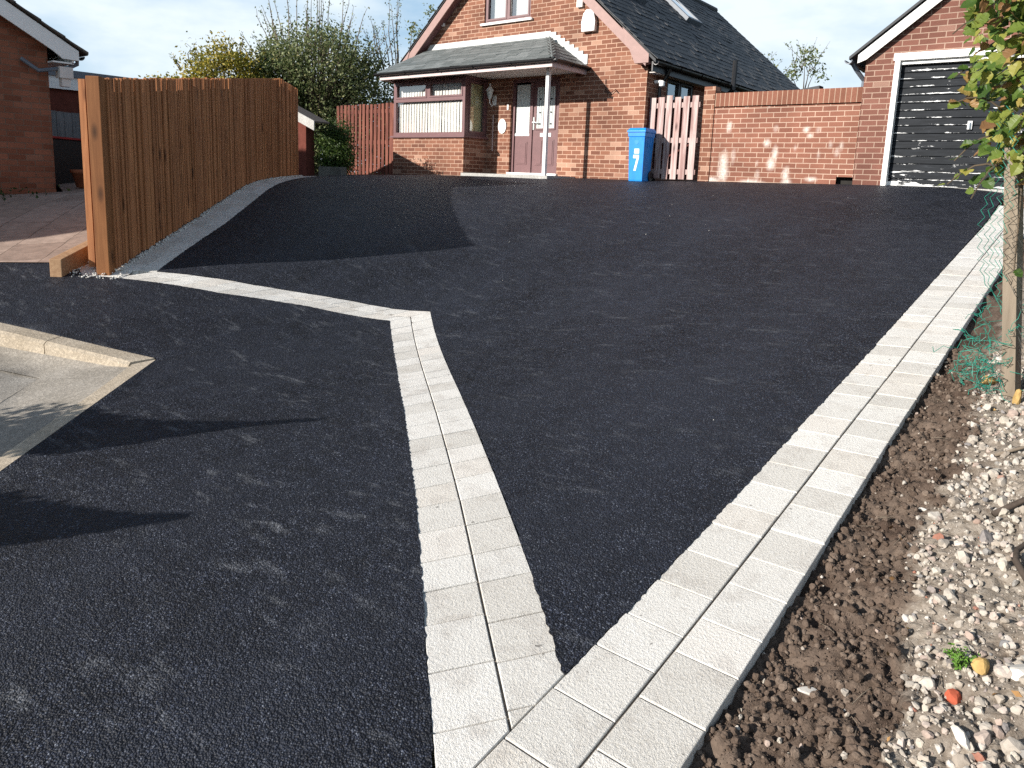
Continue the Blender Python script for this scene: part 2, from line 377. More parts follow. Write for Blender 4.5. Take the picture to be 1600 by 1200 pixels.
def soil_mat():
    m = Mat('turned_soil_and_rubble', (.1, .07, .05), .95, .08)
    a = m.attr('rubble'); n1 = m.noise(m.obj, 45, 6, .7); n2 = m.noise(m.obj, 6, 5, .6)
    s = m.mix(m.ramp(m.noise(m.obj, 3.2, 5, .6), [(.38, 0.), (.62, 1.)]), (.068, .047, .036), (.15, .113, .088))
    s = m.mix(.6, s, m.ramp(n1, [(.3, .3), (.7, .68)]), 'OVERLAY')
    g = m.mix(m.ramp(n1, [(.35, 0.), (.65, 1.)]), (.17, .14, .11), (.33, .29, .245))
    g = m.mix(m.ramp(n2, [(.45, 0.), (.7, .55)]), g, (.12, .088, .066))
    m.col(m.mix(a, s, g)); m.bump(m.math('ADD', n1, m.math('MULTIPLY', m.noise(m.obj, 160, 3), .5)), .8, .008); return m.m
M_SOIL = soil_mat()
def rand_mat(name, stops, rough=.9, nsc=60, nmix=.5, bump=.5):
    m = Mat(name, stops[0][1], rough, .15); c = m.ramp(m.rnd(), stops); f = m.noise(m.obj, nsc, 4, .65)
    m.col(m.mix(nmix, c, m.ramp(f, [(.3, .36), (.7, .62)]), 'OVERLAY')); m.bump(f, bump, .004); return m.m
M_CLOD = rand_mat('soil_clod', [(0., (.085, .06, .045)), (.6, (.12, .088, .068)), (1., (.17, .13, .102))], .95, 150, .8, 1.)
M_STONE = rand_mat('rubble_stone', [(0., (.33, .285, .235)), (.25, (.44, .40, .35)), (.5, (.27, .23, .19)), (.62, (.50, .465, .42)), (.74, (.36, .28, .235)), (.82, (.19, .185, .185)), (.9, (.46, .42, .36)), (.985, (.40, .36, .30)), (.992, (.28, .13, .095)), (1., (.33, .16, .11))])
M_GRAVEL = rand_mat('white_gravel', [(0., (.55, .52, .48)), (.6, (.72, .70, .66)), (1., (.42, .38, .34))])
def patio_mat():
    m = Mat('worn_flagstones', (.4, .33, .3), .9, .15)
    v = m.map(m.obj, (1, 1, .001), (0, 0, R(38))); vn = m.n('TexNoise', Vector=v, Scale=2.2, Detail=3); vv = m.mix(.06, v, vn.outputs['Color'])
    bt = m.n('TexBrick', Vector=vv, Color1=(0., 0., 0.), Color2=(1., 1., 1.), Mortar=(.5, .5, .5), Scale=1., Mortar_Size=.008, Mortar_Smooth=.4, Bias=0., Brick_Width=.62, Row_Height=.45)
    c = m.ramp(bt.outputs['Color'], [(0., (.27, .20, .165)), (.5, (.34, .26, .215)), (1., (.37, .285, .24))]); f = m.noise(m.obj, 9, 7, .7)
    c = m.mix(.7, c, m.ramp(f, [(.3, .3), (.7, .66)]), 'OVERLAY'); c = m.mix(m.math('MULTIPLY', bt.outputs['Fac'], m.ramp(m.noise(m.obj, 4, 4), [(.35, .3), (.6, .9)])), c, (.14, .105, .085))
    m.col(c); m.bump(m.math('SUBTRACT', m.math('MULTIPLY', f, .6), bt.outputs['Fac']), .4, .01); return m.m
M_PATIO = patio_mat()
def wood(name, lo, hi, axis='Z', worn=None, knots=True, gsc=1., rough=.75):
    m = Mat(name, lo, rough, .25); r = m.rnd()
    sc = {'Z': (38, 38, 2.2), 'X': (2.2, 38, 38), 'Y': (38, 2.2, 38)}[axis]
    off = m.n('CombineXYZ', X=m.math('MULTIPLY', r, 37.), Y=m.math('MULTIPLY', r, 11.), Z=m.math('MULTIPLY', r, 23.)).outputs[0]
    v = m.n('VectorMath', _operation='ADD', i0=m.obj, i1=off).outputs[0]
    g = m.noise(m.map(v, tuple(x * gsc for x in sc)), 1., 6, .62, .4); b = m.noise(v, 3., 3)
    c = m.ramp(g, [(.3, lo), (.72, hi)]); c = m.mix(m.ramp(r, [(0., .0), (1., .45)]), c, tuple(x * .62 for x in lo))
    c = m.mix(.45, c, m.ramp(b, [(.3, .36), (.7, .6)]), 'OVERLAY')
    if knots:
        k = m.n('TexVoronoi', Vector=m.map(v, (5, 5, 1.9) if axis == 'Z' else (1.9, 5, 5)), Scale=1.).outputs['Distance']
        c = m.mix(m.ramp(k, [(.06, .95), (.2, 0.)]), c, tuple(x * .22 for x in lo))
    if worn: c = m.mix(m.ramp(m.noise(m.map(v, tuple(x * .5 for x in sc)), 1., 6, .7), [(.42, 0.), (.6, 1.)]), c, worn)
    m.col(c); m.bump(g, .35, .004); return m.m
M_BATTEN = wood('stained_batten', (.30, .113, .045), (.56, .25, .105)); M_SLEEPER = wood('stained_sleeper', (.17, .062, .02), (.32, .135, .05), gsc=.6)
M_REDFENCE = wood('red_stained_board', (.085, .024, .017), (.19, .062, .045), worn=(.21, .075, .05)); M_REDDARK = wood('dark_red_board', (.07, .016, .012), (.14, .035, .025))
M_PINKBOARD = wood('faded_pink_board', (.30, .17, .155), (.50, .35, .32), worn=(.50, .40, .375)); M_POSTWOOD = wood('weathered_post', (.17, .135, .10), (.32, .265, .20), gsc=.7)
M_GREYWOOD = wood('grey_weathered_board', (.11, .115, .12), (.22, .225, .23)); M_EDGEBOARD = wood('edge_timber', (.30, .17, .09), (.44, .28, .16), 'X')
M_WALL = brick('house_brick', (.145, .061, .04), (.245, .109, .069), (.48, .32, .235), pale=.12)
M_GWALL = brick('garden_wall_brick', (.185, .077, .053), (.25, .109, .074), (.49, .345, .265), stain=True, pale=.03)
M_GARAGE = brick('garage_brick', (.135, .058, .043), (.195, .086, .064), (.38, .265, .205), pale=.04)
M_SOLDIER = brick('coping_brick', (.185, .077, .05), (.245, .105, .07), (.43, .295, .215), L=.083, h=1.0, pale=.03, off=(0, .37))
M_NBWALL = brick('neighbour_brick', (.17, .062, .036), (.28, .11, .066), (.20, .12, .085), pale=.03)
def slate(name, lo, hi):
    m = Mat(name, lo, .6, .4); r = m.rnd(); n = m.noise(m.obj, 18, 5, .6)
    c = m.ramp(r, [(0., lo), (.6, tuple((a + b) / 2 for a, b in zip(lo, hi))), (1., hi)]); c = m.mix(.5, c, m.ramp(n, [(.3, .36), (.7, .62)]), 'OVERLAY')
    lich = m.ramp(m.noise(m.obj, 7, 6, .7), [(.63, 0.), (.72, .5)]); c = m.mix(lich, c, tuple(x * 2.2 for x in hi))
    m.col(c); m.bump(n, .3, .004); return m.m
M_SLATE = slate('dark_slate', (.016, .018, .022), (.036, .039, .045)); M_PSLATE = slate('porch_slate', (.10, .115, .115), (.17, .185, .185))
M_TILE = slate('brown_roof_tile', (.05, .04, .035), (.09, .072, .06))
M_BROWN = plain('mauve_brown_frame', (.15, .075, .078), .45, .4, .1); M_BARGE = plain('faded_mauve_bargeboard', (.30, .185, .165), .55, .35, .1)
M_WHITE = plain('white_upvc', (.78, .78, .77), .4, .45, .04); M_SOFFIT = plain('pale_soffit', (.62, .58, .55), .6, .3, .06)
M_FASCIA = plain('pinkish_fascia', (.55, .44, .43), .5, .4, .08)
M_BLACK = plain('black_plastic', (.012, .012, .014), .4, .5, .2); M_LEAD = plain('lead_flashing', (.55, .55, .54), .6, .4, .15, 20)
M_GREYPIPE = plain('grey_blue_plastic', (.12, .14, .17), .45, .4); M_CREAMBLIND = plain('cream_blind', (.86, .85, .80), .8, .1, .03); M_YELBLIND = plain('yellowed_blind', (.86, .82, .46), .8, .1, .04)
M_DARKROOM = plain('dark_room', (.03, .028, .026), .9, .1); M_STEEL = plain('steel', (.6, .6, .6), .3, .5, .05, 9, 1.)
def glass_mat(name, tint=(1, 1, 1), refl=.16, rough=.02):
    m = Mat(name); nt = m.nt; nt.nodes.remove(m.b); out = [n for n in nt.nodes if n.type == 'OUTPUT_MATERIAL'][0]
    t = m.n('BsdfTransparent', Color=(*tint, 1)); g = m.n('BsdfGlossy', Color=(1, 1, 1, 1), Roughness=rough)
    fr = m.n('LayerWeight', Blend=.25).outputs['Fresnel']; fac = m.math('ADD', m.math('MULTIPLY', fr, .7), refl, True)
    mx = m.n('MixShader', i0=fac, i1=t.outputs[0], i2=g.outputs[0]); nt.links.new(mx.outputs[0], out.inputs[0]); return m.m
M_GLASS = glass_mat('window_glass', (1, 1, 1), .2); M_MIRRORGLASS = glass_mat('bright_window_glass', (.9, .93, .95), .3)
def leaded_mat():
    m = Mat('leaded_obscure_glass', (.62, .66, .64), .25, .5); n = m.noise(m.obj, 40, 3); m.col(m.ramp(n, [(.35, (.50, .54, .53)), (.7, (.70, .74, .72))])); m.bump(n, .3, .003); return m.m
M_LEADED = leaded_mat()
def peel_mat():
    m = Mat('peeling_black_paint', (.02, .022, .026), .6, .15)
    v = m.map(m.obj, (1.6, 1, 7.)); n = m.noise(v, 2.2, 9, .72, .3); big = m.noise(m.obj, 1.4, 3)
    xyz = m.n('SeparateXYZ', Vector=m.obj); fr = m.math('FRACT', m.math('DIVIDE', m.math('ADD', xyz.outputs[2], .0), .115))
    edge = m.math('MAXIMUM', m.ramp(fr, [(.0, .16), (.16, .0)]), m.ramp(fr, [(.86, .0), (1., .13)]))
    zz = m.ramp(m.math('DIVIDE', xyz.outputs[2], 1.95), [(0., .20), (.06, .07), (.3, .02), (.86, .0), (.9, .05), (.97, .14)])
    f = m.math('ADD', m.math('ADD', n, edge), m.math('ADD', zz, m.math('MULTIPLY', m.math('SUBTRACT', big, .5), .22)))
    k = m.ramp(f, [(.665, 0.), (.68, 1.)])
    d = m.ramp(m.noise(m.map(m.obj, (2, 1, 16)), 2., 6), [(.35, (.006, .008, .011)), (.66, (.014, .017, .022)), (.85, (.055, .06, .07))])
    m.col(m.mix(k, d, (.72, .73, .73))); m.bump(m.math('SUBTRACT', m.noise(m.obj, 30, 4), k), .3, .004); return m.m
M_PEEL = peel_mat()
def paintpeel():
    m = Mat('peeling_white_paint', (.75, .74, .72), .6, .3); n = m.noise(m.obj, 9, 8, .7)
    xyz = m.n('SeparateXYZ', Vector=m.obj); k = m.ramp(m.math('ADD', m.math('MULTIPLY', xyz.outputs[2], .55), m.math('MULTIPLY', n, .5)), [(1.56, 0.), (1.6, 1.)])
    m.col(m.mix(k, (.76, .75, .73), m.ramp(n, [(.3, (.15, .15, .15)), (.6, (.30, .30, .29)), (.66, (.6, .6, .58))]))); return m.m
M_GBARGE = paintpeel()
def leaf_mat(name, stops, trans=.35, rough=.5):
    m = Mat(name, stops[0][1], rough, .3); c = m.ramp(m.rnd(), stops); f = m.noise(m.obj, 14, 3)
    c = m.mix(.4, c, m.ramp(f, [(.3, .38), (.7, .6)]), 'OVERLAY'); m.col(c)
    t = m.n('BsdfTranslucent', Color=c); out = [n for n in m.nt.nodes if n.type == 'OUTPUT_MATERIAL'][0]
    mx = m.n('MixShader', i0=trans, i1=m.b.outputs[0], i2=t.outputs[0]); m.nt.links.new(mx.outputs[0], out.inputs[0]); return m.m
M_LEAF = leaf_mat('mid_green_leaf', [(0., (.075, .105, .04)), (.5, (.155, .19, .075)), (.85, (.25, .275, .125)), (1., (.36, .34, .17))])
M_LEAFY = leaf_mat('yellowing_leaf', [(0., (.10, .12, .02)), (.4, (.24, .23, .04)), (.8, (.44, .34, .05)), (1., (.50, .40, .08))])
M_LEAFD = leaf_mat('dark_green_leaf', [(0., (.018, .04, .012)), (.6, (.04, .075, .022)), (1., (.09, .13, .04))])
M_LEAFG = leaf_mat('bright_hedge_leaf', [(0., (.02, .045, .01)), (.6, (.05, .09, .02)), (1., (.11, .16, .035))])
M_VINE = leaf_mat('autumn_vine_leaf', [(0., (.05, .10, .02)), (.4, (.11, .18, .035)), (.68, (.24, .27, .055)), (.84, (.38, .33, .08)), (.92, (.36, .21, .08)), (1., (.24, .13, .065))], .4, .42)
M_BARK = plain('bark', (.09, .07, .05), .9, .1, .3); M_TWIG = plain('grey_twig', (.16, .13, .10), .9, .1, .3)
def bin_mat(name, c):
    m = Mat(name, c, .45, .4); n = m.noise(m.obj, 6, 5); m.col(m.ramp(n, [(.3, tuple(x * .85 for x in c)), (.7, tuple(min(1, x * 1.12) for x in c))])); return m.m
M_BIN = bin_mat('blue_bin_plastic', (.008, .22, .66)); M_WIRE = plain('green_plastic_wire', (.02, .20, .145), .5, .4, .3, 30); M_DARKWIRE = plain('dark_wire', (.05, .05, .045), .6, .3, .3, 30)
M_POT = plain('terracotta', (.30, .11, .06), .85, .15, .2); M_RUST = plain('brown_painted_steel', (.13, .055, .04), .6, .3, .25); M_RED = plain('dull_red_plastic', (.32, .02, .02), .5, .4)
M_REDBRICK = plain('red_brick_fragment', (.42, .10, .055), .9, .1, .2, 30); M_OCHRE = plain('ochre_stone', (.42, .28, .11), .9, .1, .25, 25); M_PALESTONE = plain('pale_stone', (.58, .545, .49), .9, .1, .15, 25)
M_ROOT = plain('dark_root', (.07, .055, .045), .9, .1, .3, 30); M_NBRENDER = plain('dark_red_render_and_shade', (.12, .038, .028), .9, .1, .2)

# ------------------------------------------------------------------ the setting
xs = np.r_[-160, -110, -70, -45, -30, -22, np.arange(-18, 5.01, .5), 9, 16, 30, 60, 110, 160]; ys = np.r_[-160, -110, -70, -40, -22, -12, np.arange(-7, 16.01, .5), 20, 26, 36, 60, 110, 160]
gx, gy = np.meshgrid(xs, ys, indexing='ij'); gz = HH(gx, gy) - .22
ni, nj = gx.shape; idx = np.arange(ni * nj).reshape(ni, nj)
gf = np.stack([idx[:-1, :-1], idx[1:, :-1], idx[1:, 1:], idx[:-1, 1:]], -1).reshape(-1, 4)
tag(link('ground', np.stack([gx, gy, gz], -1).reshape(-1, 3), gf, M_GROUND, smooth=True), kind='structure')

# edge lines in plan
mL = [(-.60, .72), (-1.079, 1.121), (-1.423, 1.42), (-2.078, 2.003), (-3.072, 2.842), (-4.976, 4.42)]
mR = [(-.345, 1.03), (-1.005, 1.585), (-1.574, 2.069), (-2.715, 3.03), (-4.845, 4.823)]
sT = [(-4.845, 4.823), (-5.523, 4.39), (-6.181, 3.80), (-6.943, 3.20)]
sB = [(-4.976, 4.42), (-5.629, 3.955), (-6.216, 3.41), (-7.045, 2.83)]
fR = [(-6.943, 3.2), (-7.415, 3.799), (-7.935, 4.478), (-8.692, 5.351), (-9.112, 5.813), (-9.5, 6.278), (-10.35, 7.3), (-10.85, 7.95)]
FD = (-.643, .766); FN = (.766, .643)      # along the tall fence, and towards the drive
F0 = (-7.204, 2.917); F1 = (-11.322, 7.802)
def fpt(s, o): return (F0[0] + FD[0] * s + FN[0] * o, F0[1] + FD[1] * s + FN[1] * o)
drive = [(-1.0, 1.56)] + [(-1.0, 11.3), (-1.0, 12.33), (-2.66, 12.36), (-5.6, 12.36), (-6.5, 12.12), (-8.0, 12.12), (-8.3, 11.1), (-10.57, 11.1), (-10.57, 11.39), (-13.4, 11.39), (-13.4, 9.6), (-11.6, 8.8)] + fR[::-1] + sT[::-1][1:] + mR[::-1][1:-2]
keep = set(range(1, 13))
dp = []
_pts = drive
dp = dense(_pts, .02, .008, keep)
sheet('tarmac_driveway', dp, M_DRIVE, .006, .16)
RK = (-5.165, 2.353); RA = (-7.9, 1.16); RB = (-3.55, .65)
pave = [(-1.08, 1.11), (-1.423, 1.42), (-2.078, 2.003), (-3.072, 2.842), (-4.976, 4.42)] + sB[1:] + [(-7.28, 2.66), (-7.69, 2.763), (-8.3, 2.22), (-9.6, .7), RA, RK, RB, (-3.2, .25), (-2.6, -1.2), (-.7, -1.2), (-.75, .72)]
sheet('tarmac_pavement', dense(pave, .02, .007, {10, 11, 12, 13, 16, 17, 18, 19}), M_PAVE, .006, .14)

# old sunken road at the left, with a raised kerb dropping to flush
ra = np.array([RA[0] - RK[0], RA[1] - RK[1]]); ra /= np.linalg.norm(ra); rb = np.array([RB[0] - RK[0], RB[1] - RK[1]]); rb /= np.linalg.norm(rb)
na = np.array([ra[1], -ra[0]]);
if na @ rb < 0: na = -na
nb = np.array([-rb[1], rb[0]])
if nb @ ra < 0: nb = -nb
def roadz(x, y):
    x = np.asarray(x, float); y = np.asarray(y, float)
    db = (x - RK[0]) * nb[0] + (y - RK[1]) * nb[1]
    return HH(x, y) - .008 - np.clip(db * .14, 0, .115)
far = np.array(RK) + ra * 3.4 + rb * 3.2
def RP(a, b): return (RK[0] + ra[0] * a + rb[0] * b, RK[1] + ra[1] * a + rb[1] * b)
sheet('road_surface', [RP(0.0, 0.0), RP(3.3, 0.0), RP(3.3, 3.0), RP(0, 3.0)], M_ROAD, -.012, .25, roadz)
det = abs(ra[0] * rb[1] - ra[1] * rb[0]); kw = .125 / det
sheet('road_channel', [RP(kw, kw * 1.0), RP(3.2, kw), RP(3.2, kw + .33), RP(kw + .62, kw + .33), RP(kw + .62, 3.0), RP(kw, 3.0)], M_CHAN, -.004, .25, roadz)
k = empty('road_kerb', (RK[0], RK[1], H(*RK)), 'old buff concrete road kerb stepping down to flush at its pointed corner', 'kerb')
a0 = 0.0
for i, (s0, s1) in enumerate(((.02, .86), (.868, 1.78), (1.788, 2.7), (2.708, 3.3))):
    m = MB(); q = []
    for s in np.linspace(s0, s1, 6): q.append(s)
    for j in range(5):
        A, B = q[j], q[j + 1]
        for zt, zb, w0, w1 in ((.0, -.3, 0, .11),):
            p = [RP(A, 0), RP(B, 0), (RP(B, 0)[0] + na[0] * .125, RP(B, 0)[1] + na[1] * .125), (RP(A, 0)[0] + na[0] * .125, RP(A, 0)[1] + na[1] * .125)]
            zt_ = [H(*p[0]) + .008, H(*p[1]) + .008, H(*p[1]) - .002, H(*p[0]) - .002]
            if j == 0 and i == 0: p[3] = RP(.16, .125 / det)
            m.hexa(p, [z - .3 for z in zt_], zt_)
            pb = [p[3], p[2], (p[2][0] + na[0] * .022, p[2][1] + na[1] * .022), (p[3][0] + na[0] * .022, p[3][1] + na[1] * .022)]
            m.hexa(pb, [z - .3 for z in (zt_[3], zt_[2], zt_[2], zt_[3])], [zt_[3] - .001, zt_[2] - .001, zt_[2] - .02, zt_[3] - .02])
    m.build('kerb_stone', M_KERB, k)
for i, (s0, s1) in enumerate(((.02, .9), (.908, 1.8), (1.808, 3.0))):
    m = MB(); q = np.linspace(s0, s1, 6)
    for j in range(5):
        p = [RP(0, q[j]), RP(0, q[j + 1]), (RP(0, q[j + 1])[0] + nb[0] * .125, RP(0, q[j + 1])[1] + nb[1] * .125), (RP(0, q[j])[0] + nb[0] * .125, RP(0, q[j])[1] + nb[1] * .125)]
        if j == 0 and i == 0: p[3] = RP(.125 / det, .16)
        zt_ = [H(*p[0]) + .008, H(*p[1]) + .008, H(*p[2]) - .004, H(*p[3]) - .004]
        m.hexa(p, [z - .25 for z in zt_], zt_)
    m.build('dropped_kerb_stone', M_KERB, k)

sheet('patio', [(-7.69, 2.763), (-8.3, 2.22), (-9.6, .7), (-12.28, .4), (-12.28, 4.3), (-16.5, 5.6), (-16.5, 8.6), (-13.0, 8.6), (-11.75, 7.6), (-7.65, 2.78)][::-1], M_PATIO, .012, .4)

# ---- block edging
def seglen(p): return np.r_[0, np.cumsum([math.hypot(p[i + 1][0] - p[i][0], p[i + 1][1] - p[i][1]) for i in range(len(p) - 1)])]
def along(p, t):
    L = seglen(p); s = t * L[-1]; i = min(len(p) - 2, max(0, int(np.searchsorted(L, s) - 1))); f = (s - L[i]) / (L[i + 1] - L[i])
    return (p[i][0] + f * (p[i + 1][0] - p[i][0]), p[i][1] + f * (p[i + 1][1] - p[i][1]))
def edging(name, A, B, label, lens, clips=(), dz=.004, gap=.0038, courses=2, group='pale block edging strips'):
    m = MB(); L = (seglen(A)[-1] + seglen(B)[-1]) / 2; bed = MB()
    for c in range(courses):
        s = -random.uniform(0, .1)
        while s < L:
            ln = random.choice(lens); s0, s1 = max(0, s) + gap * .7, min(L, s + ln) - gap * .7; s += ln
            if s1 - s0 < .03: continue
            u0, u1 = c / courses, (c + 1) / courses; g = gap / .4
            def P(t, u):
                a, b = along(A, t), along(B, t); return (a[0] + u * (b[0] - a[0]), a[1] + u * (b[1] - a[1]))
            poly = [P(s0 / L, u0 + g * (c > 0)), P(s1 / L, u0 + g * (c > 0)), P(s1 / L, u1 - g), P(s0 / L, u1 - g)]
            for nx, ny, d in clips: poly = clip_half(poly, nx, ny, d) if poly else poly
            if len(poly) < 3: continue
            area = sum(poly[i][0] * poly[(i + 1) % len(poly)][1] - poly[(i + 1) % len(poly)][0] * poly[i][1] for i in range(len(poly)))
            if abs(area) < .002: continue
            if area < 0: poly = poly[::-1]
            cx = sum(p[0] for p in poly) / len(poly); cy = sum(p[1] for p in poly) / len(poly)
            tx, ty, t0 = random.gauss(0, .004), random.gauss(0, .004), random.gauss(dz, .0008)
            zt = [H(*p) + t0 + tx * (p[0] - cx) + ty * (p[1] - cy) for p in poly]
            kk = len(poly); n0 = len(m.v)
            ins = .003
            inner = []
            for i in range(kk):
                d1 = np.array(poly[i]) - np.array([cx, cy]); r = np.linalg.norm(d1); inner.append(tuple(np.array([cx, cy]) + d1 * (1 - 1.5 * ins / max(r, .03))))
            mid = [tuple(np.array([cx, cy]) + (np.array(p) - np.array([cx, cy])) * (1 - .4 * ins / max(.03, math.hypot(p[0] - cx, p[1] - cy)))) for p in poly]
            m.v += [(p[0], p[1], z - .075) for p, z in zip(poly, zt)] + [(p[0], p[1], z - .004) for p, z in zip(poly, zt)] + [(p[0], p[1], z - .0012) for p, z in zip(mid, zt)] + [(p[0], p[1], z) for p, z in zip(inner, zt)]
            for lv in range(3):
                for i in range(kk): j = (i + 1) % kk; a = n0 + lv * kk; m.f.append((a + i, a + j, a + kk + j, a + kk + i))
            m.f.append(tuple(n0 + 3 * kk + i for i in range(kk)))
    o = m.build(name, M_BLOCK); tag(o, label, 'kerb', group)
    nst = max(4, int(L / .1))
    for i in range(nst):
        t0, t1 = i / nst, (i + 1) / nst
        poly = []
        for t, u in ((t0, .02), (t1, .02), (t1, .98), (t0, .98)):
            a, b = along(A, t), along(B, t); poly.append((a[0] + u * (b[0] - a[0]), a[1] + u * (b[1] - a[1])))
        for nx, ny, d in clips: poly = clip_half(poly, nx, ny, d) if poly else poly
        if len(poly) < 3: continue
        bed.quad(*[(p[0], p[1], H(*p) - .0035) for p in poly])
    b = bed.build('joint_bed', M_JOINT, o)
    return o
edging('block_edging', [(-1.0, .55), (-1.0, 3.6), (-.995, 7.0), (-.985, 11.4)], [(-.598, .55), (-.598, 3.6), (-.58, 7.0), (-.565, 11.4)], 'pale two course block edging between the tarmac drive and the turned soil', [.215, .18])
edging('block_edging', mL, mR, 'pale two course block strip dividing drive from pavement, running up from the pointed corner', [.215, .18], clips=((1, 0, -1.004),))
edging('block_edging', sB, sT, 'short pale block strip between the middle bend and the tall fence', [.215, .18])
_fa = [fpt(s, .05) for s in (0.03, 1.0, 2.0, 3.0, 3.9, 4.6, 5.6, 6.5)]
edging('block_edging', _fa, fR, 'pale block strip in shade along the foot of the tall batten fence', [.2, .2, .16])

# ------------------------------------------------------------------ buildings
def wall_mesh(m, conv, hull, holes, reveal, inward):
    """front faces of a wall outline (u,z) with rectangular holes; conv maps (u,z,depth) to 3-D; reveals run 'reveal' deep"""
    us = sorted({h[i] for h in holes for i in (0, 1)}); zs = sorted({h[i] for h in holes for i in (2, 3)})
    U = [min(p[0] for p in hull)] + us + [max(p[0] for p in hull)]; Z = [min(p[1] for p in hull)] + zs + [max(p[1] for p in hull)]
    for i in range(len(U) - 1):
        for j in range(len(Z) - 1):
            u, z = (U[i] + U[i + 1]) / 2, (Z[j] + Z[j + 1]) / 2
            if any(h[0] < u < h[1] and h[2] < z < h[3] for h in holes): continue
            poly = [(U[i], Z[j]), (U[i + 1], Z[j]), (U[i + 1], Z[j + 1]), (U[i], Z[j + 1])]
            for k in range(len(hull)):           # clip by the convex outline (counter-clockwise)
                a, b = hull[k], hull[(k + 1) % len(hull)]; nx, ny = b[1] - a[1], a[0] - b[0]
                poly = clip_half(poly, nx, ny, nx * a[0] + ny * a[1]) if poly else poly
            if len(poly) > 2: m.quad(*[conv(p[0], p[1], 0) for p in poly])
    for u0, u1, z0, z1 in holes:
        for (a, b) in (((u0, z0), (u0, z1)), ((u0, z1), (u1, z1)), ((u1, z1), (u1, z0)), ((u1, z0), (u0, z0))):
            m.quad(conv(*a, 0), conv(*b, 0), conv(*b, reveal), conv(*a, reveal))
    return m
def slates(m, O, A, U, N, La, Lu, wd, ex, th=.007, lim=None, jit=.004):
    O, A, U, N = map(Vector, (O, A, U, N)); rows = int(math.ceil(Lu / ex))
    for r in range(rows):
        v0 = r * ex; v1 = min(v0 + ex * 1.5, Lu); lo, hi = (lim(v0 + ex / 2) if lim else (0, La))
        x = lo - (wd / 2 if r % 2 else 0)
        while x < hi:
            a, b = max(lo, x + .002), min(hi, x + wd - .002); x += wd
            if b - a < .02: continue
            t = random.gauss(0, jit); dv = random.gauss(0, .003)
            p = [O + A * a + U * (v0 + dv) + N * (.012 + t), O + A * b + U * (v0 + dv) + N * (.012 + t * .3), O + A * b + U * v1 + N * .001, O + A * a + U * v1 + N * .001]
            m.prism(p, N * th)

# ---- the red brick house
HY = 12.15; XL, XR, XM = -13.3, -6.72, -10.0; HB = 22.0
RS = .89; EZ, EX = 2.2, -6.45
def roofz(x): return EZ + RS * (EX - x) if x > XM else EZ + RS * (x - (2 * XM - EX))
house = empty('brick_house', (XM, HY, 0), 'red brick gabled house with dark slate roof at the top of the drive', 'house')
m = MB(); apex = (XM, roofz(XM) - .12)
hull = [(XL, -.4), (XR, -.4), (XR, roofz(XR) - .12), apex, (XL, roofz(XL) - .12)]
wall_mesh(m, lambda u, z, d: (u, HY + d, z), hull, [(-9.93, -8.67, .075, 2.04), (-10.75, -9.5, 3.24, 4.45)], .1, 1)
hs = [(HY, -.4), (HB, -.4), (HB, EZ + .2), (HY, EZ + .2)]
wall_mesh(m, lambda u, z, d: (XR - d, u, z), hs, [(12.95, 14.15, 1.0, 2.03)], .1, 1)
wall_mesh(m, lambda u, z, d: (XL + d, u, z), [(HY, -.4), (HB, -.4), (HB, EZ + .2), (HY, EZ + .2)], [], .1, 1)
wall_mesh(m, lambda u, z, d: (u, HB - d, z), hull, [], .1, 1)
m.build('wall', M_WALL, house)
MB().box((XL + .3, HY + .45, -.3), (XR - .3, HB - .3, 2.6)).build('dark_interior', M_DARKROOM, house)  # near-black box; its colour stands in for unlit rooms
MB().box((-10.95, HY + .4, 3.0), (-9.3, HY + .42, 4.7)).build('unlit_window_backing', M_DARKROOM, house)  # dark sheet behind the panes, the room's shade put into its colour
m = MB(); sl = math.sqrt(1 + RS * RS); Uv = Vector((-1, 0, RS)) / sl; Nv = Vector((RS, 0, 1)) / sl; Lu = (EX - XM) * sl
y0, y1 = 11.93, 22.1
for sgn in (1, -1):
    e = EX if sgn == 1 else 2 * XM - EX
    m.prism([(e, y0, EZ - .015), (e, y1, EZ - .015), (XM, y1, roofz(XM) - .015), (XM, y0, roofz(XM) - .015)], (0, 0, -.06))
roof = m.build('roof', M_SLATE, house)
m = MB(); slates(m, (EX + .03, y0 - .02, EZ - .03), (0, 1, 0), Uv, Nv, y1 - y0 + .04, Lu + .03, .3, .2, .012, None, .006)
m.build('slates', M_SLATE, roof)
m = MB(); slates(m, (2 * XM - EX - .03, y1 + .02, EZ - .03), (0, -1, 0), (-Uv.x, 0, Uv.z), (-Nv.x, 0, Nv.z), y1 - y0 + .04, Lu + .03, .3, .2, .012)
m.build('slates', M_SLATE, roof)
MB().tube([(XM, y0, roofz(XM) + .0), (XM, y1, roofz(XM) + .0)], .09, 8).build('ridge_tile', M_SLATE, roof)
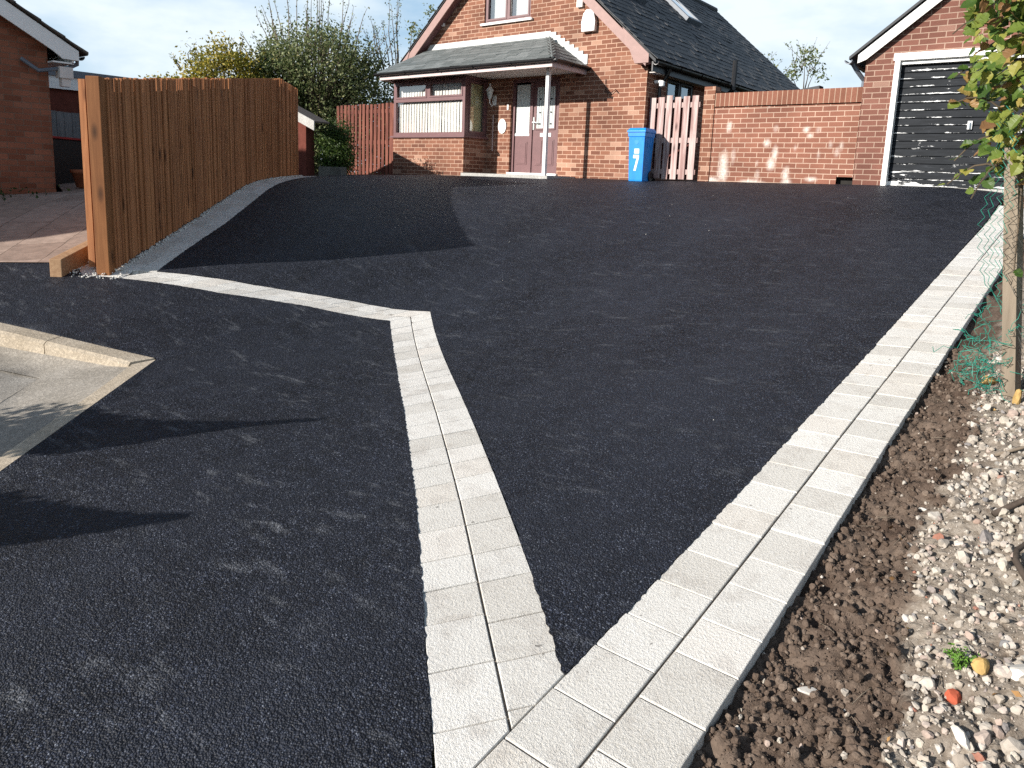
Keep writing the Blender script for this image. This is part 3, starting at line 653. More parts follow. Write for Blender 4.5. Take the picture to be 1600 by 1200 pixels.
# bargeboards with boxed ends, soffit behind
for sgn in (1, -1):
    X = lambda x: x if sgn == 1 else 2 * XM - x
    def rz(x): return EZ + RS * (EX - x)
    m = MB(); xs_ = [EX - .14, XM]
    m.prism([(X(EX - .2), y0 + .0, rz(EX - .2) - .035), (X(XM), y0, rz(XM) - .035), (X(XM), y0, rz(XM) - .30), (X(EX - .2), y0, rz(EX - .2) - .30)], (0, .025, 0))
    b = m.build('bargeboard', M_BARGE, house)
    m = MB(); m.prism([(X(EX - .14), y0 - .012, rz(EX - .14) - .04), (X(EX - .72), y0 - .012, rz(EX - .72) - .04), (X(EX - .62), y0 - .012, rz(EX - .72) - .30), (X(EX - .42), y0 - .012, EZ - .065), (X(EX - .14), y0 - .012, EZ - .065)], (0, .26, 0))
    m.build('box_end', M_BARGE if sgn == 1 else M_BARGE, house)
    m = MB(); m.prism([(X(EX - .45), y0 + .025, rz(EX - .45) - .28), (X(XM), y0 + .025, rz(XM) - .28), (X(XM), HY, rz(XM) - .28), (X(EX - .45), HY, rz(EX - .45) - .28)], (0, 0, .02))
    m.build('verge_soffit', M_BROWN, house)
# right eave: fascia, soffit, gutter
MB().box((EX - .10, y0 + .05, EZ - .21), (EX - .075, y1, EZ - .04)).build('fascia', M_BLACK, house)
MB().box((XR, y0 + .26, EZ - .205), (EX - .1, y1, EZ - .19)).build('eave_soffit', M_SOFFIT, house)
def gutter(name, p, q, parent, r=.055, mat=None):
    p, q = Vector(p), Vector(q); t = (q - p).normalized(); sd = t.cross(Vector((0, 0, 1))); m = MB(); k = 8; n0 = 0
    for e, pt in enumerate((p, q)):
        for rr in (r, r - .006):
            for i in range(k + 1):
                a = math.pi + math.pi * i / k; m.v.append(tuple(pt + sd * math.cos(a) * rr + Vector((0, 0, 1)) * math.sin(a) * rr))
    K = k + 1
    for i in range(k):
        m.f.append((i, i + 1, 2 * K + i + 1, 2 * K + i)); m.f.append((K + i, 3 * K + i, 3 * K + i + 1, K + i + 1))
        for e in (0, 2 * K): m.f.append((e + i, e + i + 1, e + K + i + 1, e + K + i))
    for i in (0, k): m.f.append((i, 2 * K + i, 3 * K + i, K + i))
    o = m.build(name, mat or M_BLACK, parent, smooth=False)
    L = (q - p).length; n = max(2, int(L / .9))
    for j in range(n + 1):
        mm = MB()
        c = p + t * (L * j / n); pts = [c + sd * math.cos(math.pi + math.pi * i / 8) * (r + .004) + Vector((0, 0, 1)) * math.sin(math.pi + math.pi * i / 8) * (r + .004) for i in range(9)]
        mm.tube([x for x in pts], .008, 4); mm.build('gutter_bracket', mat or M_BLACK, o)
    return o
gutter('gutter', (EX + .0, y0 + .02, EZ - .05), (EX + .0, y1, EZ - .05), house)
MB().tube([(EX - .02, 12.55, EZ - .1), (EX - .06, 12.55, EZ - .2), (XR + .06, 12.55, EZ - .42), (XR + .06, 12.55, 0)], .035, 8).build('downpipe', M_BLACK, house)
MB().tube([(XR + .07, 15.2, 1.2), (XR + .07, 15.2, 1.75), (EX + .12, 15.2, 2.02), (EX + .12, 15.2, 2.62)], .055, 8).build('soil_pipe', M_BLACK, house)
m = MB(); m.tube([(XR + .02, 12.42, 1.86), (XR + .14, 12.42, 1.86)], .03, 8); m.lathe((XR + .17, 12.42, 1.76), [(.01, .0), (.05, .02), (.055, .09), (.02, .12)], 10); m.build('security_light', M_WHITE, house)

def window(name, conv, u0, u1, z0, z1, parent, cols=1, fw=.055, mat=None, glass=None, top=None, blind=None, back=.0):
    """frame with mullions, glass set back; conv(u,z,depth)"""
    m = MB()
    def bar(a, b, c, d, d0=0., d1=.06): 
        p = [conv(a, c, d0), conv(b, c, d0), conv(b, d, d0), conv(a, d, d0)]; q = conv(a, c, d1); m.prism(p, tuple(q[i] - p[0][i] for i in range(3)))
    bar(u0, u1, z0, z0 + fw); bar(u0, u1, z1 - fw, z1); bar(u0, u0 + fw, z0 + fw, z1 - fw); bar(u1 - fw, u1, z0 + fw, z1 - fw)
    cuts = [(u0 + fw, u1 - fw, z0 + fw, z1 - fw)]
    if top: bar(u0 + fw, u1 - fw, top - fw / 2, top + fw / 2)
    us = np.linspace(u0 + fw / 2, u1 - fw / 2, cols + 1)
    for u in us[1:-1]: bar(u - fw / 2, u + fw / 2, (top + fw / 2 if top else z0 + fw), z1 - fw, -.002, .058)
    sash = MB(); fr = m.build('window_frame', mat or M_BROWN, parent)
    m = MB()
    for i in range(cols):             # opening sashes inside the upper row
        a, b = us[i] + fw / 2, us[i + 1] - fw / 2; c, d = (top + fw / 2 if top else z0 + fw), z1 - fw; s = .035
        bar(a, b, c, c + s, -.012, .03); bar(a, b, d - s, d, -.012, .03); bar(a, a + s, c + s, d - s, -.012, .03); bar(b - s, b, c + s, d - s, -.012, .03)
    m.build('sash', mat or M_BROWN, fr)
    m = MB(); m.quad(conv(u0 + fw * .5, z0 + fw * .5, .03), conv(u1 - fw * .5, z0 + fw * .5, .03), conv(u1 - fw * .5, z1 - fw * .5, .03), conv(u0 + fw * .5, z1 - fw * .5, .03))
    m.build('glass', glass or M_GLASS, fr)
    return fr
wu = window('window', lambda u, z, d: (u, HY + .03 + d, z), -10.75, -9.5, 3.24, 4.45, house, 2, .05, M_BROWN, M_MIRRORGLASS)
MB().box((-10.82, HY - .06, 3.19), (-9.43, HY + .1, 3.235)).build('window_sill', M_WHITE, wu)
m = MB()
for i in range(26): x = -10.7 + i * .046; m.box((x, HY + .16, 3.25), (x + .044, HY + .165, 4.44))
m.build('pale_pane_backing', M_CREAMBLIND, wu)
ws = window('window', lambda u, z, d: (XR - .03 - d, u, z), 12.95, 14.15, 1.0, 2.03, house, 2, .05, M_BLACK, M_MIRRORGLASS)
MB().box((XR - .35, 12.9, .9), (XR - .33, 14.2, 2.1)).build('blind', M_CREAMBLIND, ws)

# rooflights on the right slope
for (ya, yb, xb, xt) in ((17.0, 17.72, -8.45, -9.25), (13.95, 14.68, -8.36, -9.2)):
    c = Vector(((xb + xt) / 2, (ya + yb) / 2, EZ + RS * (EX - (xb + xt) / 2))) + Nv * .05; hu = (xb - xt) / 2 * sl
    m = MB()
    for s in (-1, 1):
        m.obox(c + Vector((0, 1, 0)) * s * (yb - ya) / 2, Uv * (hu + .05), (0, .05, 0), Nv * .06); m.obox(c + Uv * s * hu, Uv * .05, (0, (yb - ya) / 2 - .05, 0), Nv * .058)
    rl = m.build('rooflight', M_GREYPIPE, house)
    m = MB(); m.obox(c + Nv * .03, Uv * (hu - .05), (0, (yb - ya) / 2 - .05, 0), Nv * .008); m.build('rooflight_glass', M_MIRRORGLASS, rl)

# door with side light
dY = HY + .09
def bx(a, b, mat, name, parent, bev=0): return MB().box(a, b).build(name, mat, parent, bev)
m = MB(); m.box((-9.93, dY - .03, .08), (-9.865, dY + .05, 2.04)).box((-8.735, dY - .03, .08), (-8.67, dY + .05, 2.04)).box((-9.865, dY - .03, 1.975), (-8.735, dY + .05, 2.04)).box((-9.455, dY - .03, .08), (-9.385, dY + .05, 1.975))
df = m.build('door_frame', M_BROWN, house)
def raised(mb, x0, x1, z0, z1, y): mb.box((x0, y - .008, z0), (x1, y, z1)); mb.box((x0 + .03, y - .016, z0 + .03), (x1 - .03, y - .007, z1 - .03))
m = MB(); m.box((-9.865, dY, .08), (-9.455, dY + .04, .88)); raised(m, -9.80, -9.52, .28, .76, dY); m.build('side_panel', M_BROWN, df)
g = bx((-9.835, dY + .0, .93), (-9.485, dY + .015, 1.93), M_LEADED, 'side_light', df)
m = MB(); m.box((-9.865, dY - .006, .88), (-9.455, dY + .03, .93)); m.build('side_rail', M_WHITE, df)
m = MB()
for x in (-9.72, -9.60): m.box((x - .004, dY - .004, .94), (x + .004, dY, 1.92))
for z in (1.83, 1.74, 1.2): m.box((-9.83, dY - .005, z - .004), (-9.49, dY - .001, z + .004))
for z in (1.38, 1.03): m.prism([(-9.66 + .03 * math.cos(t), dY - .006, z + .02 * math.sin(t)) for t in np.linspace(0, 6.283, 9)[:-1]], (0, .004, 0))
m.build('leading', M_BLACK, g)
m = MB(); m.box((-9.385, dY - .004, .1), (-8.735, dY + .04, 1.975))
for x0, x1 in ((-9.30, -9.10), (-9.02, -8.82)): raised(m, x0, x1, .27, .80, dY - .004)
dl = m.build('door', M_BROWN, house)
for x0, x1 in ((-9.29, -9.11), (-9.01, -8.83)):
    m = MB()
    for a, b, c, d in ((x0 - .025, x1 + .025, 1.0, 1.03), (x0 - .025, x1 + .025, 1.86, 1.89), (x0 - .025, x0, 1.03, 1.86), (x1, x1 + .025, 1.03, 1.86)): m.box((a, dY - .022, c), (b, dY - .003, d))
    bead = m.build('glazing_bead', M_BROWN, dl)
    gl = bx((x0, dY - .012, 1.03), (x1, dY - .005, 1.86), M_LEADED, 'door_glass', dl)
    m = MB(); xc = (x0 + x1) / 2
    m.box((xc - .035, dY - .016, 1.04), (xc - .029, dY - .012, 1.85)).box((xc + .029, dY - .016, 1.04), (xc + .035, dY - .012, 1.85))
    for z in (1.62, 1.35, 1.12): m.prism([(xc + .022 * math.cos(t), dY - .017, z + .02 * math.sin(t)) for t in np.linspace(0, 6.283, 9)[:-1]], (0, .004, 0))
    m.build('leading', M_BLACK, dl)
m = MB(); m.box((-9.375, dY - .02, 1.0), (-9.335, dY - .004, 1.26)); m.tube([(-9.355, dY - .02, 1.15), (-9.355, dY - .06, 1.15), (-9.23, dY - .06, 1.14)], .011, 6); m.build('door_handle', M_STEEL, dl)
bx((-9.18, dY - .014, .86), (-8.90, dY - .003, .935), M_WHITE, 'letter_plate', dl)
bx((-9.95, dY - .14, .07), (-8.65, dY + .05, .11), M_WHITE, 'threshold', df)

# bay with its brown window and the porch roof that runs over it
BY, BXL, BXR = 11.416, -12.8, -10.585
m = MB(); wall_mesh(m, lambda u, z, d: (u, BY + d, z), [(BXL, -.4), (BXR, -.4), (BXR, .8), (BXL, .8)], [], .1, 1)
wall_mesh(m, lambda u, z, d: (BXR - d, u, z), [(BY, -.4), (HY, -.4), (HY, .8), (BY, .8)], [], .1, 1); wall_mesh(m, lambda u, z, d: (BXL + d, u, z), [(BY, -.4), (HY, -.4), (HY, .8), (BY, .8)], [], .1, 1)
bay = m.build('bay_wall', M_WALL, house)
MB().prism([(BXL - .05, BY - .05, .80), (BXR + .05, BY - .05, .80), (BXR + .05, HY - .003, .80), (BXL - .05, HY - .003, .80)], (0, 0, .04)).build('bay_sill', M_BROWN, bay)
wf = window('window', lambda u, z, d: (u, BY + .01 + d, z), BXL, BXR, .84, 2.05, house, 2, .075, M_BROWN, M_GLASS, 1.62)
wsd = window('window', lambda u, z, d: (BXR - .01 - d, u, z), BY + .075, HY, .84, 2.05, house, 1, .075, M_BROWN, M_GLASS)
window('window', lambda u, z, d: (BXL + .01 + d, u, z), BY + .075, HY, .84, 2.05, house, 1, .075, M_BROWN, M_GLASS)
m = MB()
for i in range(24):
    x = -12.70 + i * .0875; a = R(random.gauss(-10, 5)); dx, dy = .0436 * math.cos(a), .0436 * math.sin(a)
    m.prism([(x - dx, BY + .10 - dy, .90 + random.random() * .01), (x + dx, BY + .10 + dy, .90), (x + dx, BY + .10 + dy, 2.03), (x - dx, BY + .10 - dy, 2.03)], (.0006, -.001, 0))
m.build('vertical_blind', M_CREAMBLIND, wf)
m = MB(); n = 40
pts = [(-12.72 + 2.06 * i / n, 1.05 + .16 * abs(math.sin(math.pi * (i / n * 1.0 + .18))) ** 1.0 * (1 if i / n < .6 else 1) + .22 * max(0, (i / n - .45)) ** 1.4) for i in range(n + 1)]
for (xa, za), (xb, zb) in zip(pts[:-1], pts[1:]): m.quad((xa, BY + .16, za), (xb, BY + .16, zb), (xb, BY + .16, 2.03), (xa, BY + .16, 2.03))
m.build('pale_pane_backing', M_CREAMBLIND, wf)  # added pale sheet; its scalloped shape imitates the bright reflection on the glass
m = MB()
for i in range(8):
    y = BY + .13 + i * .078; m.prism([(BXR - .11, y - .037, .88), (BXR - .10, y + .037, .88), (BXR - .10, y + .037, 2.03), (BXR - .11, y - .037, 2.03)], (.001, 0, 0))
m.build('vertical_blind', M_YELBLIND, wsd)
PG, PT, PL, PRr = 10.97, 2.80, -12.86, -8.03; PE = 2.165
m = MB(); m.prism([(PL + .06, PG + .08, 2.075), (PRr - .06, PG + .08, 2.075), (PRr - .06, HY - .003, 2.075), (PL + .06, HY - .003, 2.075)], (0, 0, .02)); m.build('porch_soffit', M_SOFFIT, house)
m = MB(); rx = -8.99; lx = -12.46
m.quad((PL, PG, PE), (PRr, PG, PE), (rx, HY, PT), (lx, HY, PT)); m.quad((PRr, PG, PE), (PRr, HY, PE), (rx, HY, PT)); m.quad((PL, HY, PE), (PL, PG, PE), (lx, HY, PT))
m.quad((PL, PG, PE - .02), (PL, HY, PE - .02), (PRr, HY, PE - .02), (PRr, PG, PE - .02))
pr = m.build('porch_roof', M_PSLATE, house)
Up = Vector((0, HY - PG, PT - PE)); LU = Up.length; Up.normalize(); Np = Vector((1, 0, 0)).cross(Up)
m = MB(); W = PRr - PL
slates(m, (PL, PG - .02, PE), (1, 0, 0), Up, Np, W, LU, .28, .17, .007, lambda v: ((lx - PL) * v / LU, W - (PRr - rx) * v / LU), .0035)
Ur = Vector((rx - PRr, 0, PT - PE)); LR = Ur.length; Ur.normalize(); Nr = Vector((0, 1, 0)).cross(Ur)
slates(m, (PRr + .01, PG, PE), (0, 1, 0), Ur, Nr, HY - PG, LR, .28, .17, .007, lambda v: ((HY - PG) * v / LR, HY - PG), .003)
m.build('slates', M_PSLATE, pr)
MB().tube([(PRr, PG, PE + .015), (rx, HY, PT + .015)], .022, 6).build('hip_tile', M_PSLATE, pr)
m = MB(); m.prism([(lx - .05, HY - .012, PT - .02), (rx + .03, HY - .012, PT - .02), (rx + .03, HY - .012, PT + .13), (lx + .08, HY - .012, PT + .13)], (0, .011, 0)); m.prism([(lx, HY - .012, PT + .0), (rx, HY - .012, PT + .0), (rx, HY - .11, PT - .045), (lx, HY - .11, PT - .045)], (0, 0, .008))
for i in range(8):
    x = rx + .03 + i * .112; z = PT + .10 - i * .083 * .83; m.box((x, HY - .014 - .0008 * i, z - .19), (x + .135, HY - .001, z))
m.build('lead_flashing', M_LEAD, pr)
m = MB(); m.box((PL + .05, PG + .04, 2.03), (PRr - .03, PG + .065, 2.135)).box((PRr - .055, PG + .065, 2.03), (PRr - .03, HY, 2.135)).box((PL + .05, PG + .065, 2.03), (PL + .075, HY, 2.135)); m.build('porch_fascia', M_FASCIA, house)
gutter('porch_gutter', (PL - .02, PG - .015, PE - .0), (PRr + .05, PG - .015, PE - .0), house)
gutter('porch_gutter', (PRr + .02, PG + .05, PE - .002), (PRr + .02, HY - .01, PE - .002), house)
m = MB(); m.box((-12.85, BY - .02, 2.03), (BXR + .04, HY, 2.06)); m.build('bay_head', M_BROWN, house)
MB().box((-8.38, 11.265, .03), (-8.31, 11.335, 2.08)).build('porch_post', M_WHITE, house, .004)
m = MB(); m.hexa([(-10.45, 11.2), (-8.2, 11.2), (-8.2, HY + .1), (-10.58, HY + .1), (-10.58, 11.42)], -.3, .062); m.build('porch_step', M_STEP, house, .008)
m = MB()
MB().tube([(-10.40, HY - .015, .55), (-10.40, HY - .015, 1.32)], .013, 6).build('conduit', M_PINKBOARD, house)
MB().box((-10.02, HY - .02, 1.42), (-9.98, HY - .002, 1.53)).build('door_bell', M_WHITE, house)
m = MB()
m.box((-12.02, HY - .05, 3.30), (-11.93, HY - .002, 3.52)).build('vent_box', M_WHITE, house)
MB().box((-8.33, HY - .06, 3.30), (-8.2, HY - .002, 3.46)).build('junction_box', M_WHITE, house)
m = MB(); m.tube([(-7.62, HY - .01, 1.80), (-7.55, HY - .03, 1.76), (-7.60, HY - .03, 1.69), (-7.45, HY - .04, 1.66), (-7.36, HY - .03, 1.72), (-7.30, HY - .02, 1.65)], .007, 5)
m.tube([(-7.60, HY - .01, 1.92), (-7.58, HY - .04, 1.74), (-7.52, HY - .02, 1.62)], .006, 5); m.build('loose_cable', M_BLACK, house)

lt = empty('wall_lantern', (-10.38, HY, 1.7), 'ornate pale carriage lantern on the brick wall between bay window and door', 'lantern')
m = MB(); m.box((-10.43, HY - .02, 1.52), (-10.33, HY - .001, 1.72)); m.tube([(-10.38, HY - .02, 1.58), (-10.38, HY - .10, 1.50), (-10.38, HY - .17, 1.56), (-10.38, HY - .17, 1.64)], .012, 6); m.build('bracket', M_WHITE, lt)
m = MB(); m.lathe((-10.38, HY - .17, 1.64), [(.03, 0), (.04, .02), (.075, .17)], 6); m.build('lamp_glass', M_LEADED, lt)
m = MB(); m.lathe((-10.38, HY - .17, 1.81), [(.10, 0), (.085, .02), (.03, .09), (.012, .10), (.018, .13), (.004, .15)], 6); m.build('lantern_cap', M_WHITE, lt)
al = empty('alarm_box', (-8.02, HY, 3.0), 'white rounded burglar alarm box high on the brick gable', 'alarm')
m = MB(); sh = [(-.15, -.20), (.15, -.20), (.16, -.02), (.12, .14), (.05, .21), (-.05, .21), (-.12, .14), (-.16, -.02)]; m.prism([(-8.02 + a, HY - .10, 3.02 + b) for a, b in sh], (0, .099, 0)); m.build('cover', M_WHITE, al, .02)
pq = MB().prism([(-10.14 + .11 * math.cos(t), HY - .02, 1.08 + .155 * math.sin(t)) for t in np.linspace(0, 6.283, 25)[:-1]], (0, .018, 0)).build('oval_plaque', M_WHITE, None); tag(pq, 'white oval plaque on the brick beside the front door', 'plaque')

# ---- garden wall with brick-on-edge coping
gw = empty('garden_wall', (-4.3, 12.39, 0), 'brick garden wall with white lime stains between the faded gate and the garage', 'wall')
WX0, WX1, WZ = -5.67, -3.06, 1.60
us = np.arange(WX0, WX1 + .001, .0225); zs_ = np.arange(-.2, 1.37, .0225)
def wall_top(x): return 1.60 - .0 * x
ST = [(-5.17, 1.02, .06, .10), (-5.22, .40, .10, .20), (-5.22, .24, .12, .20), (-5.05, .52, .05, .14), (-4.35, .98, .05, .06), (-4.33, .56, .06, .14), (-4.38, .40, .09, .12), (-4.12, .22, .07, .14), (-4.1, .1, .10, .08), (-4.48, .74, .07, .07), (-3.85, .96, .07, .05), (-3.66, .95, .05, .05), (-3.78, .86, .06, .04), (-3.45, .72, .035, .07), (-3.28, .70, .04, .08), (-3.62, .55, .03, .07), (-4.0, .66, .03, .06), (-4.62, .40, .03, .05), (-3.34, .6, .05, .08), (-4.6, .2, .05, .1), (-3.7, .16, .12, .04), (-4.9, 1.36, .03, .03), (-4.5, 1.35, .03, .03), (-5.4, .1, .2, .05), (-4.7, .08, .25, .05)]
gx2, gz2 = np.meshgrid(us, zs_, indexing='ij'); st = np.zeros_like(gx2)
for cx, cz, rx_, rz_ in ST: st = np.maximum(st, np.clip(1.25 - np.hypot((gx2 - cx) / (rx_ * .85), (gz2 - cz) / rz_) - .5 * (fbm(gx2 * 30 + 50, gz2 * 30 + 50) - .5), 0, 1) * (.72 if rx_ > .055 else .36))
a_, b_ = gx2.shape; ix = np.arange(a_ * b_).reshape(a_, b_); ff = np.stack([ix[:-1, :-1], ix[1:, :-1], ix[1:, 1:], ix[:-1, 1:]], -1).reshape(-1, 4)
cxs = (gx2[:-1, :-1] + .011).ravel(); czs = (gz2[:-1, :-1] + .011).ravel(); ff = ff[~((cxs > -3.31) & (cxs < -3.05) & (czs < .205) & (czs > .09))]
link('brick_face', np.stack([gx2, np.full_like(gx2, 12.39), gz2], -1).reshape(-1, 3), ff, M_GWALL, gw, attrs={'stain': st.ravel()})
m = MB(); m.box((WX0, 12.62, -.2), (WX1, 12.60, 1.37)).quad((WX0, 12.39, -.2), (WX0, 12.6, -.2), (WX0, 12.6, 1.37), (WX0, 12.39, 1.37)); m.build('brick_back', M_GARAGE, gw)
MB().box((WX0 + .2, 12.385, 1.372), (WX1 + .01, 12.605, WZ)).build('coping', M_SOLDIER, gw)
MB().box((WX0 - .006, 12.37, -.2), (WX0 + .2, 12.61, 1.72)).build('end_pier', M_WALL, gw)
m = MB(); m.box((-3.32, 12.5, .06), (-3.04, 12.52, .24)).box((-3.31, 12.39, .205), (-3.05, 12.5, .21)); m.build('drain_hole', M_DARKROOM, gw)
rk = MB().hexa([(-4.02 + 0.0, 12.42), (-3.72, 12.40), (-3.70, 12.55), (-3.98, 12.58)], [1.602] * 4, [1.612, 1.655, 1.65, 1.615]).build('broken_slate', M_SLATE, None); tag(rk, 'dark broken slate lying on top of the brick garden wall', 'slate')

# ---- brick garage
gar = empty('brick_garage', (-1.45, 12.37, .09), 'brick garage with peeling black boarded door in a white frame', 'garage')
GY, GL, GR, GM = 12.37, -3.05, .15, -1.45; gs = .82; GE = 2.12
hull = [(GL, -.2), (GR, -.2), (GR, GE), (GM, GE + (GM - GL) * gs), (GL, GE)]
m = MB(); wall_mesh(m, lambda u, z, d: (u, GY + d, z), hull, [(-2.64, -.26, .05, 2.04)], .12, 1)
wall_mesh(m, lambda u, z, d: (GL + d, u, z), [(GY, -.2), (18, -.2), (18, GE), (GY, GE)], [], .1, 1); wall_mesh(m, lambda u, z, d: (GR - d, u, z), [(GY, -.2), (18, -.2), (18, GE), (GY, GE)], [], .1, 1)
wall_mesh(m, lambda u, z, d: (u, 18 - d, z), hull, [], .1, 1); m.build('wall', M_GARAGE, gar)
m = MB(); m.box((-2.638, GY - .03, .085), (-2.565, GY + .12, 1.955)).box((-.335, GY - .03, .085), (-.262, GY + .12, 1.955)).box((-2.66, GY - .04, 1.955), (-.24, GY + .119, 2.06)); m.box((-2.565, GY + .02, 1.90), (-.335, GY + .12, 1.954)); m.build('door_surround', M_WHITE, gar, .004)
m = MB(); nz_ = 16
for i in range(nz_):
    z0 = .10 + i * 1.80 / nz_; z1 = z0 + 1.80 / nz_
    m.prism([(-2.565, GY + .10, z0 + .003), (-2.565, GY + .088, z0 + .006), (-2.565, GY + .096, z1 - .006), (-2.565, GY + .108, z1 - .002), (-2.565, GY + .13, z1), (-2.565, GY + .13, z0)], (2.23, 0, 0))
gd = m.build('garage_door', M_PEEL, gar)
m = MB(); m.box((-1.60, GY + .06, .94), (-1.54, GY + .09, 1.06)); m.tube([(-1.57, GY + .07, 1.03), (-1.57, GY + .04, 1.03), (-1.57, GY + .035, .95)], .012, 6); m.build('handle', M_STEEL, gd)
MB().box((-2.7, GY - .02, .02), (-.2, GY + .11, .096)).build('door_sill', M_STEP, gar)
m = MB()
for s in (1, -1):
    X = lambda x: x if s == 1 else 2 * GM - x
    m.prism([(X(GL - .22), GY - .14, GE - .12), (X(GM), GY - .14, GE + (GM - GL) * gs + .06), (X(GM), 18.1, GE + (GM - GL) * gs + .06), (X(GL - .22), 18.1, GE - .12)], (0, 0, .045))
gr_ = m.build('roof', M_SLATE, gar)
for s in (1, -1):
    X = lambda x: x if s == 1 else 2 * GM - x
    m = MB(); z = lambda x: GE + (x - GL) * gs + .055
    m.prism([(X(GL - .10), GY - .10, z(GL - .10) - .02), (X(GM), GY - .10, z(GM) - .02), (X(GM), GY - .10, z(GM) - .20), (X(GL + .02), GY - .10, z(GL + .02) - .20), (X(GL - .10), GY - .10, z(GL - .10) - .15)], (0, .025, 0)); m.build('bargeboard', M_GBARGE, gar)
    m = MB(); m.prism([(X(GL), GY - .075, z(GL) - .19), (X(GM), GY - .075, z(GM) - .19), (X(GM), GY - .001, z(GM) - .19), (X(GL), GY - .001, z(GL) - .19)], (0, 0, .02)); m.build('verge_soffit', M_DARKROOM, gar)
gutter('gutter', (GL - .22, GY - .16, GE - .13), (GL - .22, 18.1, GE - .13), gar, .05, M_GREYPIPE)
MB().tube([(GL - .2, GY + .04, GE - .16), (GL - .14, GY + .06, GE - .26), (GL - .05, GY + .2, GE - .4), (GL - .05, GY + .2, 1.55)], .035, 8).build('downpipe', M_GREYPIPE, gar)

# ---- neighbour bungalow, shaded gable towards the drive
nb = empty('neighbour_bungalow', (-12.3, 2.5, -.6), 'dark brick bungalow gable with white bargeboard at the left edge', 'house')
NX = -12.3; ns = .60; NE_Y, NE_Z = 4.62, 1.60
def nz_top(y): return NE_Z + (NE_Y - y) * ns
NR = -.2
hull = [(-5.0, -1.2), (4.216, -1.2), (4.216, nz_top(4.216) - .12), (NR, nz_top(NR) - .12), (-5.0, nz_top(4.6) - .12)]
m = MB(); wall_mesh(m, lambda u, z, d: (NX - d, u, z), hull, [], .1, 1); wall_mesh(m, lambda u, z, d: (u, 4.216 - d, z), [(-22, -1.2), (NX, -1.2), (NX, 1.7), (-22, 1.7)], [], .1, 1); m.build('wall', M_NBWALL, nb)
m = MB(); m.prism([(NX + .25, NE_Y + .06, NE_Z - .04), (NX + .25, NR, nz_top(NR)), (-22, NR, nz_top(NR)), (-22, NE_Y + .06, NE_Z - .04)], (0, 0, .04)); m.prism([(NX + .25, 2 * NR - NE_Y, NE_Z - .04), (NX + .25, NR, nz_top(NR)), (-22, NR, nz_top(NR)), (-22, 2 * NR - NE_Y, NE_Z - .04)], (0, 0, .04))
for i in range(16):
    y = NE_Y + .06 - i * .3; m.prism([(NX + .27, y, nz_top(y) + .01), (NX + .27, y - .33, nz_top(y - .33) + .004), (NX + .27, y - .33, nz_top(y - .33) + .02), (NX + .27, y, nz_top(y) + .045)], (-9, 0, 0))
m.build('roof', M_TILE, nb)
m = MB(); m.prism([(NX + .2, 4.56, nz_top(4.56) - .03), (NX + .2, NR, nz_top(NR) - .03), (NX + .2, NR, nz_top(NR) - .27), (NX + .2, 4.22, nz_top(4.22) - .275), (NX + .2, 4.34, nz_top(4.5) - .20), (NX + .2, 4.56, nz_top(4.56) - .17)], (.03, 0, 0)); m.build('bargeboard', M_WHITE, nb)
m = MB(); m.box((-22, 4.216, 1.41), (NX + .2, 4.5, 1.43)).box((-22, 4.47, 1.42), (NX + .2, 4.5, 1.56)); m.build('eave_board', M_WHITE, nb)
gutter('gutter', (NX + .22, 4.58, NE_Z - .06), (-22, 4.58, NE_Z - .06), nb, .055, M_BLACK)
MB().tube([(NX + .12, 4.57, 1.5), (NX + .12, 4.57, 1.43), (NX + .12, 4.45, 1.36), (NX + .12, 4.05, 1.27), (NX + .06, 3.85, 1.42)], .03, 8).build('waste_pipe', M_GREYPIPE, nb)
m = MB(); m.hexa([(NX + .03, 4.30), (NX + .2, 4.30), (NX + .2, 4.48), (NX + .03, 4.48)], 1.20, 1.36); m.hexa([(NX + .06, 4.33), (NX + .17, 4.33), (NX + .17, 4.45), (NX + .06, 4.45)], 1.08, 1.2); m.build('hopper_head', M_SOFFIT, nb)
# low flat building beyond it
fb = empty('flat_roofed_outbuilding', (-19.5, 6, -.3), 'low dark red outbuilding with white fascia beyond the bungalow', 'outbuilding')
MB().box((-24, 3.5, -.8), (-19.0, 9.2, 1.62)).build('wall', M_NBRENDER, fb); MB().box((-24.1, 3.4, 1.62), (-18.9, 9.3, 1.90)).build('fascia', M_WHITE, fb); MB().box((-24.15, 3.35, 1.901), (-18.85, 9.35, 2.06)).build('roof', M_GREYPIPE, fb)

# ------------------------------------------------------------------ fences and gates
def ftop(s): return .755 + .1302 * s if s < 5.35 else 1.4516 - (s - 5.35) * .045
FL = 6.40
tf = empty('batten_fence', (F0[0], F0[1], H(*F0)), 'tall brown fence of narrow upright battens between the driveway and the bungalow', 'fence')
m = MB(); p = [fpt(-.10, -.11), fpt(-.10, .012), fpt(.0, .012), fpt(.0, -.11)]; m.hexa(p[::-1], H(*F0) - .3, .76); m.build('sleeper_post', M_SLEEPER, tf, .006)
for (s0, s1) in ((.0, 1.86), (1.86, 3.72), (3.72, 5.35), (5.35, 6.40)):
    m = MB(); s = s0 + .012
    while s < s1 - .02:
        wd = random.uniform(.030, .038); o = random.gauss(0, .006); q = [fpt(s, -.006 + o), fpt(s, .022 + o), fpt(s + wd, .022 + o + random.gauss(0, .002)), fpt(s + wd, -.006 + o)]
        b = H(*fpt(s, .02)) + .025 + random.uniform(-.012, .012); m.hexa(q[::-1], b, ftop(s) + random.gauss(0, .004)); s += wd + random.uniform(.007, .016)
    m.build('batten_panel', M_BATTEN, tf)
m = MB()
